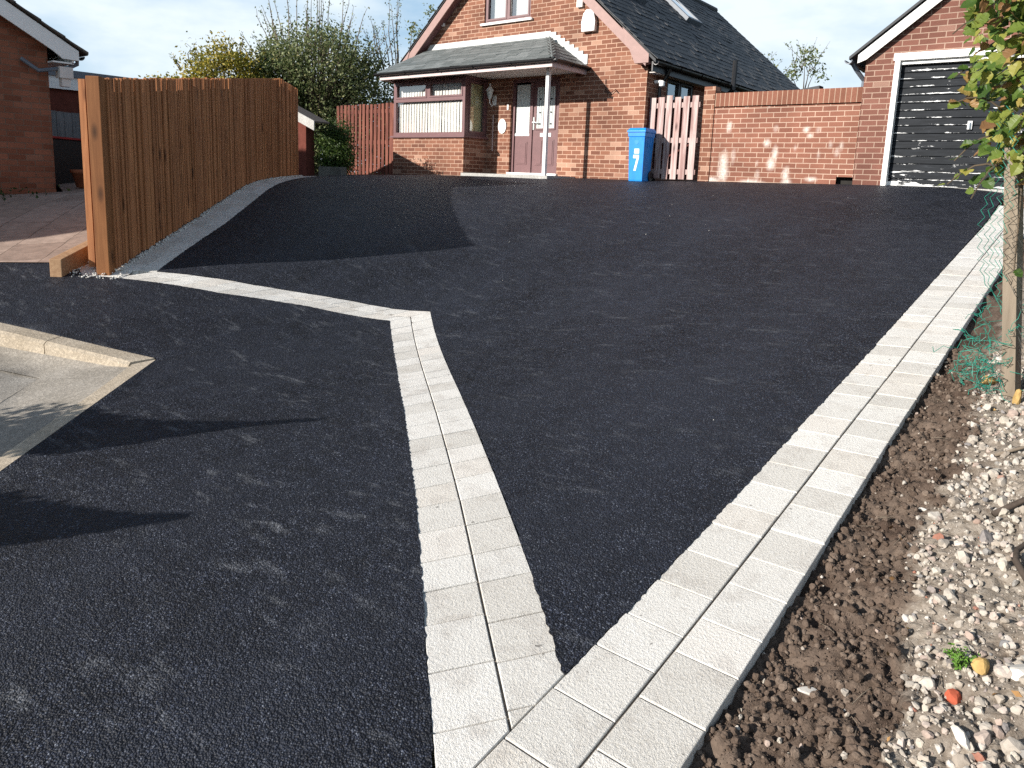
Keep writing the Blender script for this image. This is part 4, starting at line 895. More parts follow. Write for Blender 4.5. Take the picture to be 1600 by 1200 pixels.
for f in (.12, .5, .88):
    for s0, s1 in ((.0, 5.35), (5.35, 6.4)):
        for side in (-.045,):
            P0, P1 = fpt(s0, side), fpt(s1, side); zb0, zb1 = H(*fpt(s0, 0)), H(*fpt(s1, 0)); m.beam((*P0, zb0 + f * (ftop(s0) - zb0)), (*P1, zb1 + f * (ftop(s1 - .001) - zb1)), .07, .09)
m.build('rail', M_SLEEPER, tf)
for s in (1.86, 3.72, 5.35, 6.40):
    m = MB(); m.hexa([fpt(s - .05, -.18), fpt(s + .05, -.18), fpt(s + .05, -.082), fpt(s - .05, -.082)], H(*fpt(s, 0)) - .3, ftop(s) - .03); m.build('fence_post', M_SLEEPER, tf)
m = MB(); s = .02
while s < 6.36: q = [fpt(s, -.245), fpt(s, -.185), fpt(s + .085, -.185), fpt(s + .085, -.245)]; m.hexa(q, H(*fpt(s, -.2)) + .03, ftop(s) - .02 + random.gauss(0, .004)); s += .092
m.build('rear_boarding', M_BATTEN, tf)
eb = MB()
for s0, s1 in ((-.22, 1.2), (1.2, 3.0)): 
    q = [fpt(s0, -.47), fpt(s1, -.47), fpt(s1, -.36), fpt(s0, -.36)]; eb.hexa(q, [H(*x) - .25 for x in q], [H(*x) + .17 for x in q])
tag(eb.build('timber_edging', M_EDGEBOARD, None, .006), 'short timber edging sleeper beside the foot of the tall fence post', 'edging')

def paling(name, X0, X1, y, z0, z1, mf, mb, pitch, wd, label, cat, hinge=False, slope=0.):
    g = empty(name, ((X0 + X1) / 2, y, z0), label, cat); m = MB(); x = X0; i = 0; mbk = MB()
    while x + wd <= X1 + .02:
        zt = z1 + random.gauss(0, .008); m.box((x, y - .02 + random.gauss(0, .002), z0 + random.uniform(0, .03)), (x + wd + random.gauss(0, .003), y, zt)); x += pitch
    m.build('boards', mf, g); x = X0 + pitch / 2
    while x + wd <= X1 + .03: mbk.box((x, y + .036, z0 + .02), (x + wd * .95, y + .052, z1 - .03 + random.gauss(0, .01))); x += pitch
    mbk.build('rear_boards', mb, g); m = MB()
    for f in (.1, .48, .9): m.box((X0 + .01, y + .001, z0 + (z1 - z0) * f - .045), (X1 - .01, y + .035, z0 + (z1 - z0) * f + .045))
    m.build('rails', mf, g); return g
pf = paling('picket_fence', -15.6, -13.42, 12.0, -.12, 1.66, M_REDFENCE, M_REDDARK, .145, .095, 'red stained paling fence left of the bay window', 'fence')
m = MB(); m.box((-13.44, 11.95, -.2), (-13.35, 12.05, 1.64)); m.build('fence_post', M_REDFENCE, pf)
gt = paling('board_gate', -6.86, -5.70, 12.30, .07, 1.56, M_PINKBOARD, M_REDDARK, .168, .118, 'faded pinkish board gate between the house corner and the garden wall', 'gate')
m = MB(); m.beam((-6.8, 12.33, .2), (-5.76, 12.33, .76), .03, .09, (0, 1, 0)); m.build('brace', M_REDDARK, gt)
MB().box((-6.70, 12.25, -.2), (-6.865, 12.32, 1.57)).build('gate_post', M_REDDARK, gt)

# ---- blue wheelie bin
BX, BYY, BZ = -6.58, 11.93, H(-6.6, 11.8) + .008
bn = empty('wheelie_bin', (BX, BYY, BZ), 'blue wheelie bin with white number 7 in front of the faded gate', 'bin')
def ring(w0, d0, z, oy=0): return [(BX - w0 / 2, BYY - d0 / 2 + oy, BZ + z), (BX + w0 / 2, BYY - d0 / 2 + oy, BZ + z), (BX + w0 / 2, BYY + d0 / 2 + oy, BZ + z), (BX - w0 / 2, BYY + d0 / 2 + oy, BZ + z)]
m = MB(); L_ = [ring(.345, .32, .0, .0), ring(.35, .33, .03), ring(.405, .42, .80), ring(.435, .45, .80), ring(.435, .45, .875)]
for r_ in L_: m.v += r_
for i in range(len(L_) - 1):
    for j in range(4): a = i * 4; m.f.append((a + j, a + (j + 1) % 4, a + 4 + (j + 1) % 4, a + 4 + j))
m.f.append((3, 2, 1, 0)); e = (len(L_) - 1) * 4; m.f.append((e, e + 1, e + 2, e + 3)); m.build('body', M_BIN, bn, .008)
m = MB()
for i in range(4): x = BX - .15 + i * .1; m = MB(); m.prism([(x - .008, BYY - .212, BZ + .80), (x + .008, BYY - .212, BZ + .80), (x + .004, BYY - .203, BZ + .70), (x - .004, BYY - .203, BZ + .70)], (0, .02, 0)); m.build('rib', M_BIN, bn)
for i in range(4): y = BYY - .15 + i * .1; m = MB(); m.prism([(BX + .204, y - .008, BZ + .80), (BX + .204, y + .008, BZ + .80), (BX + .197, y + .006, BZ + .62), (BX + .197, y - .006, BZ + .62)], (.010, 0, 0)); m.build('rib', M_BIN, bn)
m = MB(); r0, r1, r2 = ring(.47, .49, .876), ring(.47, .49, .905), ring(.40, .40, .955, .01); m.v += r0 + r1 + r2
for i in range(2):
    for j in range(4): a = i * 4; m.f.append((a + j, a + (j + 1) % 4, a + 4 + (j + 1) % 4, a + 4 + j))
m.f += [(3, 2, 1, 0), (8, 9, 10, 11)]; lid = m.build('lid', M_BIN, bn, .008)
m = MB(); m.tube([(BX - .17, BYY + .235, BZ + .90), (BX - .17, BYY + .275, BZ + .93), (BX + .17, BYY + .275, BZ + .93), (BX + .17, BYY + .235, BZ + .90)], .014, 6); m.build('handle', M_BIN, bn)
for s in (-1, 1):
    m = MB(); c = Vector((BX + s * .185, BYY + .17, BZ + .10)); pts = [(c.x + dx, c.y, c.z) for dx in (-.022, -.018, .018, .022)]; m.tube(pts, [.08, .095, .095, .08], 18); wh = m.build('wheel', M_BLACK, bn)
def fy(z): return BYY - (.33 + (.42 - .33) * (z - .03) / .77) / 2
def onfront(m, outline, d=.003): m.prism([(BX + x, fy(z) - d, BZ + z) for x, z in outline], (0, d + .001, 0))
m = MB(); onfront(m, [(-.052, .50), (.075, .50), (.075, .585), (-.05, .585)]); m.build('sticker', M_WHITE, bn)
m = MB(); onfront(m, [(-.072, .475), (.075, .475), (.075, .425), (.002, .19), (-.052, .19), (.018, .415), (-.072, .415)]); m.build('number_sticker', M_WHITE, bn)
m = MB(); m.prism([(BX + .055 * math.cos(t), fy(.70) - .002, BZ + .71 + .05 * math.sin(t)) for t in np.linspace(0, 6.28, 17)[:-1]], (0, .004, 0)); m.build('embossed_roundel', M_BIN, bn); bn.scale = (.80, .84, 1); bn.location.x -= .05

# ---- shed, low wall behind the fence
sh = empty('garden_shed', (-13.6, 8.95, -.1), 'small shed with pale bargeboard showing past the end of the tall fence', 'shed')
def sz(x): return .93 + (-12.18 - x) * .345 if x > -14.3 else .93 + (x + 16.42) * .345
m = MB(); m.prism([(-12.62, 8.92, -.3), (-12.62, 8.92, sz(-12.62) - .02), (-14.3, 8.92, sz(-14.3) - .04), (-16.3, 8.92, sz(-16.3) - .02), (-16.3, 8.92, -.3)], (0, .2, 0)); m.build('wall', M_NBRENDER, sh)  # dark wall tone stands in for shade on this gable
m = MB()
for a, b in ((-12.14, -14.3), (-14.3, -16.46)): m.prism([(a, 8.78, sz(a)), (b, 8.78, sz(b)), (b, 9.14, sz(b)), (a, 9.14, sz(a))], (0, 0, .03))
m.build('roof', M_TILE, sh); m = MB()
for a, b in ((-12.13, -14.3), (-14.3, -16.47)): m.prism([(a, 8.76, sz(a) - .15), (b, 8.76, sz(b) - .15), (b, 8.76, sz(b) + .035), (a, 8.76, sz(a) + .035)], (0, .019, 0))
m.build('bargeboard', M_STEP, sh)
lw = MB(); lw.hexa([(-12.32, 9.0), (-11.6, 9.0), (-11.6, 9.14), (-12.32, 9.14)], -.3, .075);
tag(lw.build('low_wall', M_LOWWALL, None, .008), 'low dark concrete wall at the foot of the hedge', 'wall')

# ---- clutter beside the bungalow
gf_ = empty('grey_gate', (-17, 6.2, -.3), 'grey weathered board gate between the bungalow and the tall fence', 'gate'); m = MB(); y = 4.6
while y < 7.6: m.box((-17.02, y, -.45), (-17, y + .14, 1.02 + (y - 4.6) * -.02 + random.gauss(0, .006))); y += .147
m.build('boards', M_GREYWOOD, gf_); m = MB(); m.box((-17.05, 4.6, .85), (-17.021, 7.6, .95)).box((-17.05, 4.6, -.1), (-17.021, 7.6, 0)); m.build('rails', M_GREYWOOD, gf_)
bb = empty('storage_bunker', (-14.4, 5.4, -.45), 'black storage bunker with dull red lid rim beside the bungalow', 'storage box')
m = MB(); m.prism([(-13.9, 4.72, -.6), (-13.9, 6.6, -.6), (-13.9, 6.6, .30), (-13.9, 4.72, .36)], (-1.0, 0, 0)); m.build('body', M_BLACK, bb, .01)
m = MB(); m.prism([(-13.86, 4.68, .365), (-13.86, 6.64, .305), (-13.86, 6.64, .335), (-13.86, 4.68, .40)], (-1.1, 0, 0)); m.build('lid', M_RED, bb)
pt = empty('plant_pot', (-12.62, 4.74, -.47), 'terracotta plant pot on the paving by the tall fence', 'plant pot'); m = MB(); zb = H(-12.62, 4.74) + .02
m.lathe((-12.62, 4.74, zb), [(.115, 0), (.17, .22), (.19, .22), (.195, .28), (.17, .28), (.16, .23)], 20); m.build('pot', M_POT, pt, 0, True); m = MB(); m.lathe((-12.62, 4.74, zb + .2), [(.16, 0), (.155, .03), (.01, .05)], 12); m.build('compost', M_CLOD, pt)
C = []; 
for i in range(260): C.append((-11.9 + random.gauss(0, .25), 2.9 + random.gauss(0, .45), 0))
C = np.array(C); C[:, 2] = HH(C[:, 0], C[:, 1]) + .02 + rng.random(len(C)) * .12
lp = leaves_mesh('weeds', C, rng.uniform(.03, .07, len(C)), M_LEAFD); tag(lp, 'scatter of dark weeds along the foot of the bungalow wall', 'weeds', kind='stuff')

# ------------------------------------------------------------------ gravel, soil and rubble
n = 2300; s = rng.uniform(-.22, 6.5, n); o = np.where(rng.random(n) < .6, rng.uniform(.01, .075, n), rng.uniform(-.36, -.1, n)); o = np.where(s < 0.0, rng.uniform(-.36, .14, n), o)
P = np.stack([F0[0] + FD[0] * s + FN[0] * o, F0[1] + FD[1] * s + FN[1] * o], -1); P = np.c_[P, HH(P[:, 0], P[:, 1]) + .006 + rng.random(n) * .012]
rocks('white_gravel', P, rng.uniform(.006, .014, n), M_GRAVEL, None, kind='stuff', label='white gravel along the foot of the tall fence', cat='gravel', hi=False)
q_ = [fpt(-.20, -.36), fpt(-.24, .06), fpt(-.05, .16), fpt(6.4, .07), fpt(6.4, -.9), fpt(3, -.5), fpt(-.1, -.48)]
sheet('gravel_bed', q_, M_GRAVEL, -.004, .2)

XB_Y = [.2, 1.73, 1.95, 2.2, 2.45, 3.1, 3.4, 3.7, 4.15, 5.0, 7, 12]; XB_X = [-.18, -.20, -.215, -.255, -.305, -.33, -.315, -.285, -.315, -.36, -.4, -.45]
def rubble_mask(x, y):
    xb = np.interp(y, XB_Y, XB_X) + (fbm(x * 7 + 3, y * 7 + 90, 4) - .5) * .16
    return np.clip((x - xb) / .05 + .5, 0, 1)
def bankz(x, y, fine=True):
    x = np.asarray(x, float); y = np.asarray(y, float)
    b = np.interp(x, [-.62, -.5, -.28, .1, .5, 1.2], [-.036, -.03, .025, .11, .2, .3])
    r = rubble_mask(x, y); f = np.clip((x + .63) / .05, .15, 1)
    if not fine: return HH(x, y) + b
    n = (fbm(x * 9 + 40, y * 9 + 40, 3) - .5) * .055 + (fbm(x * 30 + 10, y * 30 + 70, 4) - .5) * .06 * (1 - .5 * r) + (np.abs(fbm(x * 75 + 10, y * 75 + 7, 3) - .5)) * -.035
    return HH(x, y) + b + f * n
xs2 = np.r_[np.arange(-.635, .32, .0085), np.arange(.34, 1.0, .05), np.arange(1.0, 3.6, .3)]; ys2 = np.r_[np.arange(-1.2, 1.1, .08), np.arange(1.1, 3.4, .009), np.arange(3.4, 5.4, .016), np.arange(5.4, 12.36, .08)]
gx3, gy3 = np.meshgrid(xs2, ys2, indexing='ij'); gz3 = bankz(gx3, gy3); rm = rubble_mask(gx3, gy3)
a_, b_ = gx3.shape; ix = np.arange(a_ * b_).reshape(a_, b_); ff = np.stack([ix[:-1, :-1], ix[1:, :-1], ix[1:, 1:], ix[:-1, 1:]], -1).reshape(-1, 4)
tag(link('soil_bed', np.stack([gx3, gy3, gz3], -1).reshape(-1, 3), ff, M_SOIL, smooth=True, attrs={'rubble': rm.ravel()}), kind='structure')
def scatter(n, want, y0=1.15, y1=5.2, x0=-.60, x1=.32):
    y = y0 + (y1 - y0) * rng.random(n * 4) ** 1.5; x = rng.uniform(x0, x1, n * 4); r = rubble_mask(x, y); k = rng.random(n * 4) < (r if want else 1 - r); return x[k][:n], y[k][:n]
x, y = scatter(13000, False); S = .0018 + .014 * rng.random(len(x)) ** 8; P = np.c_[x, y, bankz(x, y) + S * .25]
rocks('soil_clods', P, S, M_CLOD, None, lump=.2, flat=(.6, 1), kind='stuff', label='brown soil clods beside the pale edging', cat='soil')
x, y = scatter(8500, True); S = .0025 + .0125 * rng.random(len(x)) ** 3; P = np.c_[x, y, bankz(x, y) + S * .3]
rocks('small_rubble', P, S, M_STONE, None, kind='stuff', label='pale stony rubble beside the soil strip', cat='rubble')
x, y = scatter(420, True); S = .013 + .018 * rng.random(len(x)) ** 2; P = np.c_[x, y, bankz(x, y) + S * .35]
rocks('coarse_rubble', P, S, M_STONE, None, kind='stuff', label='larger loose stones in the pale rubble', cat='rubble')
x, y = scatter(150, False); S = .004 + .008 * rng.random(len(x)) ** 2; P = np.c_[x, y, bankz(x, y) + S * .6]
rocks('soil_stones', P, S, M_STONE, None, kind='stuff', label='small stones lying on the brown soil', cat='stones')
n = 26; x = rng.uniform(-8.0, -1.3, n); y = rng.uniform(2.6, 11, n); k = (y > 3.2 - .8 * (x + 1.2) * .0) & (y > 1.6 - .86 * (x + 1.0) + .6); x, y = x[k], y[k]; S = .0025 + .0045 * rng.random(len(x)) ** 2
rocks('stray_grit', np.c_[x, y, HH(x, y) + .006 + S * .4], S, M_GRAVEL, None, kind='stuff', label='stray pale grit scattered on the new tarmac', cat='grit', hi=False)
lm = MB(); x = rng.uniform(-.58, .25, 60); y = rng.uniform(1.5, 4.8, 60); z = bankz(x, y)
for a, b, c in zip(x, y, z):
    t = random.uniform(0, 3.14); L_ = random.uniform(.012, .05); d = Vector((math.cos(t), math.sin(t), random.uniform(-.1, .3))) * L_; p = Vector((a, b, c + .007)); lm.tube([p - d, p + Vector((0, 0, .004)), p + d], [.0012, .0016, .0008], 4)
tag(lm.build('twig_litter', M_TWIG, None), 'fine twig litter strewn over the soil and rubble', 'twigs', kind='stuff')
x = rng.uniform(-.55, .25, 46); y = rng.uniform(1.5, 4.8, 46)
tag(leaves_mesh('leaf_litter', np.c_[x, y, bankz(x, y) + .010], rng.uniform(.012, .03, 46), rand_mat('dry_leaf', [(0., (.16, .08, .035)), (.6, (.30, .17, .07)), (1., (.40, .28, .12))])), 'small dry brown leaves lying on the soil and rubble', 'leaves', kind='stuff')
def stone(name, x, y, s, mat, label, cat='stone', sq=(1, .8, .6), rz=0., dz=.35, fl=.0):
    v = ICO_V.copy(); 
    for c in range(9):
        d = rng.normal(size=3); d /= np.linalg.norm(d); h = rng.uniform(.5, .8); v = v - np.maximum(0, v @ d - h)[:, None] * d * .96
    v = v * np.array(sq) * s; c_, s_ = math.cos(rz), math.sin(rz); v = np.c_[v[:, 0] * c_ - v[:, 1] * s_, v[:, 0] * s_ + v[:, 1] * c_, v[:, 2]] + np.array([x, y, float(bankz(np.array([x]), np.array([y]))[0]) + s * sq[2] * dz])
    return tag(link(name, v, ICO_F, mat), label, cat)
stone('brick_fragment', -.116, 2.03, .026, M_REDBRICK, 'red brick fragment lying in the rubble below the green weed', 'brick fragment', (1, .85, .8), .7, .6)
stone('stone', -.075, 1.86, .034, M_PALESTONE, 'long white stone in the rubble nearest the bottom of the picture', 'stone', (1.2, .5, .5), 2.3, .5)
stone('stone', -.362, 3.087, .020, M_PALESTONE, 'small white stone alone on the brown soil strip', 'stone', (1.1, .7, .5), .3, .6)
stone('stone', -.432, 1.923, .027, M_PALESTONE, 'flat pale stone on the soil beside the nearest edging blocks', 'stone', (1.3, .6, .35), .5, .5)
stone('stone', -.325, 4.56, .055, M_OCHRE, 'ochre stone lying left of the weathered post foot', 'stone', (1, .7, .6), .6, .6)
stone('stone', -.172, 4.27, .045, M_OCHRE, 'upright ochre stone against the foot of the weathered post', 'stone', (.6, .5, 1.1), .4, .7)
stone('stone', -.07, 2.13, .030, M_OCHRE, 'buff stone lying directly beside the green weed', 'stone', (1, .8, .7), 1.2, .6)
stone('stone', .01, 2.16, .045, M_PALESTONE, 'broad pale stone at the right edge of the rubble', 'stone', (1.1, .8, .45), .9, .5)
C = []; S = []
wz = float(bankz(np.array([-.12]), np.array([2.135]))[0]); m = MB()
for i in range(26):
    a = random.uniform(0, 6.28); h = random.uniform(.02, .055); d = random.uniform(.01, .045); e = (-.12 + d * math.cos(a), 2.135 + d * math.sin(a), wz + h); m.tube([(-.12 + .01 * math.cos(a), 2.135 + .01 * math.sin(a), wz - .005), ((-.12 + e[0]) / 2, (2.135 + e[1]) / 2, wz + h * .7), e], [.0012, .001, .0006], 4)
    for k in range(9): t = random.uniform(.3, 1.05); C.append((-.12 + (e[0] + .12) * t + random.gauss(0, .004), 2.135 + (e[1] - 2.135) * t + random.gauss(0, .004), wz + h * t + random.gauss(0, .003))); S.append(random.uniform(.007, .014))
wd_ = empty('weed', (-.12, 2.135, wz), 'small bright green weed growing in the pale rubble', 'weed'); m.build('stems', M_LEAFG, wd_); leaves_mesh('leaves', np.array(C), np.array(S), leaf_mat('fresh_weed_leaf', [(0., (.10, .24, .03)), (1., (.22, .38, .08))]), wd_)
for (pts, r, lab) in (([(.02, 2.55), (-.045, 2.66), (-.05, 2.76), (.01, 2.9), (.12, 2.98)], .012, 'dark curved root lying on the rubble at the right edge'), ([(-.19, 3.55), (-.10, 3.62), (.02, 3.66), (.15, 3.62)], .007, 'thin pale stick lying across the rubble below the post'), ([(-.14, 3.05), (-.05, 3.16), (.08, 3.2), (.2, 3.3)], .011, 'thick dark root crossing the upper rubble at the right')):
    p3 = [(a, b, float(bankz(np.array([a]), np.array([b]))[0]) + r * 1.2 + (.012 if 0 < i < len(pts) - 1 else 0)) for i, (a, b) in enumerate(pts)]; mm = MB(); mm.tube(p3, [r * (1 - .12 * i) for i in range(len(p3))], 7); tag(mm.build('root' if r > .008 else 'stick', M_ROOT if r > .008 else M_TWIG, None, 0, True), lab, 'root' if r > .008 else 'stick')

# ------------------------------------------------------------------ post, wire netting, climbing hedge at the right
px_, py_ = -.213, 4.40; pz = float(bankz(np.array([px_]), np.array([py_]), False)[0])
LEAN = -.115
m = MB(); z0_, z1_ = pz - .2, .24
ol = [(-.036, -.024), (.024, -.044), (.044, .024), (-.016, .044)]
for z in np.linspace(z0_, z1_, 8):
    m.v += [(px_ + a + LEAN * (z - pz), py_ + b, z) for a, b in ol]
for i in range(7):
    for j in range(4): k_ = i * 4; m.f.append((k_ + j, k_ + (j + 1) % 4, k_ + 4 + (j + 1) % 4, k_ + 4 + j))
m.f += [(3, 2, 1, 0), (28, 29, 30, 31)]
tag(m.build('fence_post', M_POSTWOOD, None), 'weathered square timber post standing in the rubble by the netting', 'post')
tag(MB().hexa([(px_ + .062, py_ + .05), (px_ + .17, py_ + .04), (px_ + .175, py_ + .065), (px_ + .067, py_ + .075)], pz - .1, pz + .30).build('steel_plate', M_RUST, None, .003), 'short brown steel plate standing behind the weathered post', 'plate')
def netpos(u, v):
    x = -.335 - .14 * v + .42 * u + .03 * math.sin(9 * v + 2 * u) ; y = py_ - .10 + .10 * math.sin(3.1 * v + 5 * u) + .09 * (u > .5); z = pz + .06 + 1.35 * v
    k = max(0, .42 - v) / .42; x -= .13 * k * k * (1 - u) * (1 + .6 * math.sin(17 * u + 11 * v)); y -= .10 * k * math.sin(13 * u + 5 * v); z += .05 * k * math.sin(19 * u + 7 * v) - .02 * k
    c = max(0, .2 - abs(v - .27)) / .2; x += .03 * c * math.sin(40 * v + 23 * u)
    return (x, y, z)
nt_ = empty('wire_netting', (px_, py_, pz), 'green plastic coated chain link netting sagging round the post', 'netting')
for half, mt in ((0, M_WIRE), (1, M_DARKWIRE)):
    m = MB(); nw = 17; nz2 = 44
    for i in range(nw):
        u0 = i / nw
        isdark = .28 < u0 < .52
        if isdark != bool(half): continue
        pts = []
        for j in range(nz2 + 1): pts.append(netpos(u0 + (.5 / nw if j % 2 else -.5 / nw) + random.gauss(0, .006), j / nz2 + random.gauss(0, .004)))
        m.tube(pts, .0017, 4, False)
    m.build('green_wire' if not half else 'bare_wire', mt, nt_)
m = MB()
for i in range(46):
    c = Vector((px_ - .13 + random.gauss(0, .05), py_ - .07 + random.gauss(0, .04), pz + .02 + abs(random.gauss(.10, .12)))); pts = [c]
    for k in range(9): c = c + Vector((random.gauss(0, .022), random.gauss(0, .02), random.gauss(0, .022))); c.z = max(c.z, pz + .004); pts.append(c.copy())
    m.tube(pts, .0016, 4, False)
for i in range(26):
    c = Vector((px_ + .10 + random.gauss(0, .03), py_ + .05, pz + .3 + random.uniform(0, .55))); pts = [c]
    for k in range(8): c = c + Vector((random.gauss(0, .02), random.gauss(0, .015), random.gauss(0, .025))); pts.append(c.copy())
    m.tube(pts, .0016, 4, False)
m.build('tangled_wire', M_WIRE, nt_)

def lobed_leaf(mb, c, s, d, nrm):
    d = Vector(d).normalized(); nrm = Vector(nrm); sd = d.cross(nrm); 
    if sd.length < 1e-3: sd = d.orthogonal()
    sd.normalize(); up = sd.cross(d); n0 = len(mb.v); fold = random.uniform(.1, .4); curl = random.uniform(-.25, .35)
    out = [(-.02, 0), (.0, .22), (.16, .44), (.26, .36), (.36, .52), (.52, .40), (.62, .42), (.80, .22), (1.0, 0)]
    for (a, b) in out: 
        mb.v.append(tuple(Vector(c) + d * a * s + up * (-curl * a * a) * s))
    for sg in (1, -1):
        for (a, b) in out[1:-1]:
            b2 = b * random.uniform(.85, 1.1); mb.v.append(tuple(Vector(c) + d * a * s + sd * sg * b2 * s + up * (fold * b2 - curl * a * a + random.gauss(0, .025)) * s))
    k = len(out)
    for g in range(2):
        o = n0 + k + g * (k - 2)
        for i in range(k - 1):
            A, B = n0 + i, n0 + i + 1
            if i == 0: f = (A, B, o)
            elif i == k - 2: f = (A, B, o + k - 3)
            else: f = (A, B, o + i, o + i - 1)
            mb.f.append(f if g else f[::-1])
def climb(name, label, cat, nleaf, region, smin, smax, sprays):
    root = empty(name, (px_ + .25, py_ + .25, pz), label, cat); tw = MB(); lf = MB()
    for (pts, nl) in sprays:
        tw.tube(pts, [.005 * (1 - .7 * i / len(pts)) + .001 for i in range(len(pts))], 5)
        for i in range(nl):
            t = random.random() ** .8 * (len(pts) - 1); k = min(int(t), len(pts) - 2); p = Vector(pts[k]).lerp(Vector(pts[k + 1]), t - k); a = random.uniform(0, 6.28)
            d = Vector((math.cos(a) * .7 - .2, math.sin(a) * .7 - .35, random.uniform(-.9, .15))); lobed_leaf(lf, p + d * .015, random.uniform(smin, smax) * .9, d, Vector((random.gauss(-.3, .4), random.gauss(-.6, .4), random.uniform(.2, 1))))
    for i in range(nleaf):
        c = region(); d = Vector((random.gauss(-.25, .5), random.gauss(-.3, .5), random.gauss(-.55, .45)))
        lobed_leaf(lf, c, random.uniform(smin, smax), d, Vector((random.gauss(-.35, .45), random.gauss(-.75, .45), random.uniform(.1, 1))))
    tw.build('stems', M_BARK, root); lf.build('foliage', M_VINE, root); return root
def vregion():
    while True:
        z = random.uniform(.02, 1.75); x = random.uniform(-.75, .45); y = 4.08 + 1.0 * random.random() ** 1.3
        edge = float(np.interp(z, [.1, .2, .34, .72, .91, 1.8], [-.36, -.43, -.49, -.585, -.605, -.72])) + .045 * math.sin(z * 17 + 1) + .03 * math.sin(z * 41 + y * 5) - (y - 4.4) * .13 + .02
        if x < edge or z < .10 + .05 * math.sin(x * 23) + (.06 if x < -.4 else 0): continue
        return (x, y, z)
spr = []
for (a, b, n_) in (((-.42, 4.4, .42), (-.63, 4.36, .46), 6), ((-.40, 4.4, .30), (-.60, 4.38, .17), 6), ((-.38, 4.42, .18), (-.50, 4.36, -.02), 9), ((-.45, 4.4, .62), (-.66, 4.36, .58), 7), ((-.5, 4.4, .85), (-.68, 4.35, .80), 7), ((-.40, 4.4, .15), (-.62, 4.4, .05), 5), ((-.30, 4.36, .1), (-.27, 4.3, -.36), 3)):
    A, B = Vector(a), Vector(b); spr.append(([tuple(A.lerp(B, t) + Vector((0, 0, .05 * math.sin(t * 3.1)))) for t in (0, .25, .5, .75, 1)], n_))
for i in range(26):
    x = random.uniform(-.2, .45); y = random.uniform(4.55, 5.3); pts = [(x, y, pz - .05)]
    for k in range(7): pts.append((pts[-1][0] + random.gauss(0, .06), pts[-1][1] + random.gauss(0, .06), pts[-1][2] + .36))
    spr.append((pts, 8))
climb('climbing_hedge', 'leafy hedge turning yellow and brown growing over the netting and post', 'hedge', 4300, vregion, .038, .078, spr)

# ------------------------------------------------------------------ trees
def tree(name, label, base, trunk_h, crowns, lmat, lsize, group=None, tr=.09, whips=(), cat='tree', lean=(0, 0), clump=.28, bark=None):
    root = empty(name, base, label, cat, group); b = Vector(base); t = MB(); top = b + Vector((lean[0], lean[1], trunk_h))
    t.tube([b - Vector((0, 0, .2)), b.lerp(top, .5) + Vector((random.gauss(0, .05), random.gauss(0, .05), 0)), top], [tr, tr * .8, tr * .6], 8); C = []; S = []
    for (c, rad, n) in crowns:
        c = Vector(c); rad = Vector(rad); ncl = max(4, int(n / 34)); cl = []
        for i in range(ncl):
            while True:
                d = Vector((random.uniform(-1, 1), random.uniform(-1, 1), random.uniform(-1, 1)))
                if .30 < d.length < 1 and random.random() < d.length: break
            d *= random.uniform(.85, 1.12); p = c + Vector((d.x * rad.x, d.y * rad.y, d.z * rad.z)); cl.append(p)
            if i % 3 == 0: mid = top.lerp(p, .5) + Vector((0, 0, -.08 * trunk_h * random.random())); t.tube([top - Vector((0, 0, random.random() * trunk_h * .25)), mid, p], [tr * .4, tr * .22, .006], 5, False)
        w_ = rng.integers(0, ncl, n); cc = np.array([x[:] for x in cl])[w_] + rng.normal(size=(n, 3)) * clump * np.array(rad[:])[None] * np.array([.6, .6, .45]) ; C.append(cc); S.append(rng.uniform(.6, 1.25, n) * lsize)
    for (a, e, nl) in whips:
        A, E = Vector(a), Vector(e); pts = [A.lerp(E, k) + Vector((random.gauss(0, .03), random.gauss(0, .03), 0)) * (k > 0) for k in (0, .3, .6, .85, 1)]; t.tube(pts, [.02, .015, .011, .007, .004], 4, False)
        if nl:
            k = rng.random(nl) ** .8; C.append(np.array(A[:])[None] + (np.array(E[:]) - np.array(A[:]))[None] * k[:, None] + rng.normal(size=(nl, 3)) * .045); S.append(rng.uniform(.6, 1.1, nl) * lsize * .85)
    t.build('trunk', bark or M_BARK, root); leaves_mesh('crown', np.concatenate(C), np.concatenate(S), lmat, root); return root
bx_, by_ = -17.4, 12.6
wh = []
for i in range(40):
    a = random.uniform(-1, 1); d_ = random.uniform(-.9, .9); x = bx_ + a * 1.2 + d_ * .3; y = by_ + a * .9 - d_ * .7; h = 5.1 - 1.2 * a * a - random.random() ** 1.5 * 1.3
    wh.append(((x, y, 3.0 - .4 * abs(a)), (x + a * .75 + random.gauss(0, .16), y + a * .55, h), 26))
tree('apple_tree', 'bushy grey green tree with bare upright shoots behind the tall fence', (bx_, by_, -.3), 1.6, [((bx_, by_, 2.75), (1.7, 1.4, 1.2), 13000), ((bx_ - .85, by_ - .65, 2.15), (1.15, 1.05, 1.2), 6000), ((bx_ + 1.05, by_ + .8, 2.1), (.95, .9, 1.15), 6000), ((bx_ + .3, by_ + .2, .9), (1.6, 1.4, 1.0), 6500), ((bx_ + 1.3, by_ + 1.0, .8), (1.0, .9, .9), 3000)], M_LEAF, .085, tr=.12, whips=wh, bark=M_TWIG)
bx_, by_ = -15.75, 14.2; wh = []
for i in range(13):
    a = random.uniform(-1, 1); wh.append(((bx_ + a * .35, by_ + a * .3, 2.5), (bx_ + a * .85 + random.gauss(0, .1), by_ + a * .65, 5.0 - .8 * abs(a) - random.random() * .8), 50))
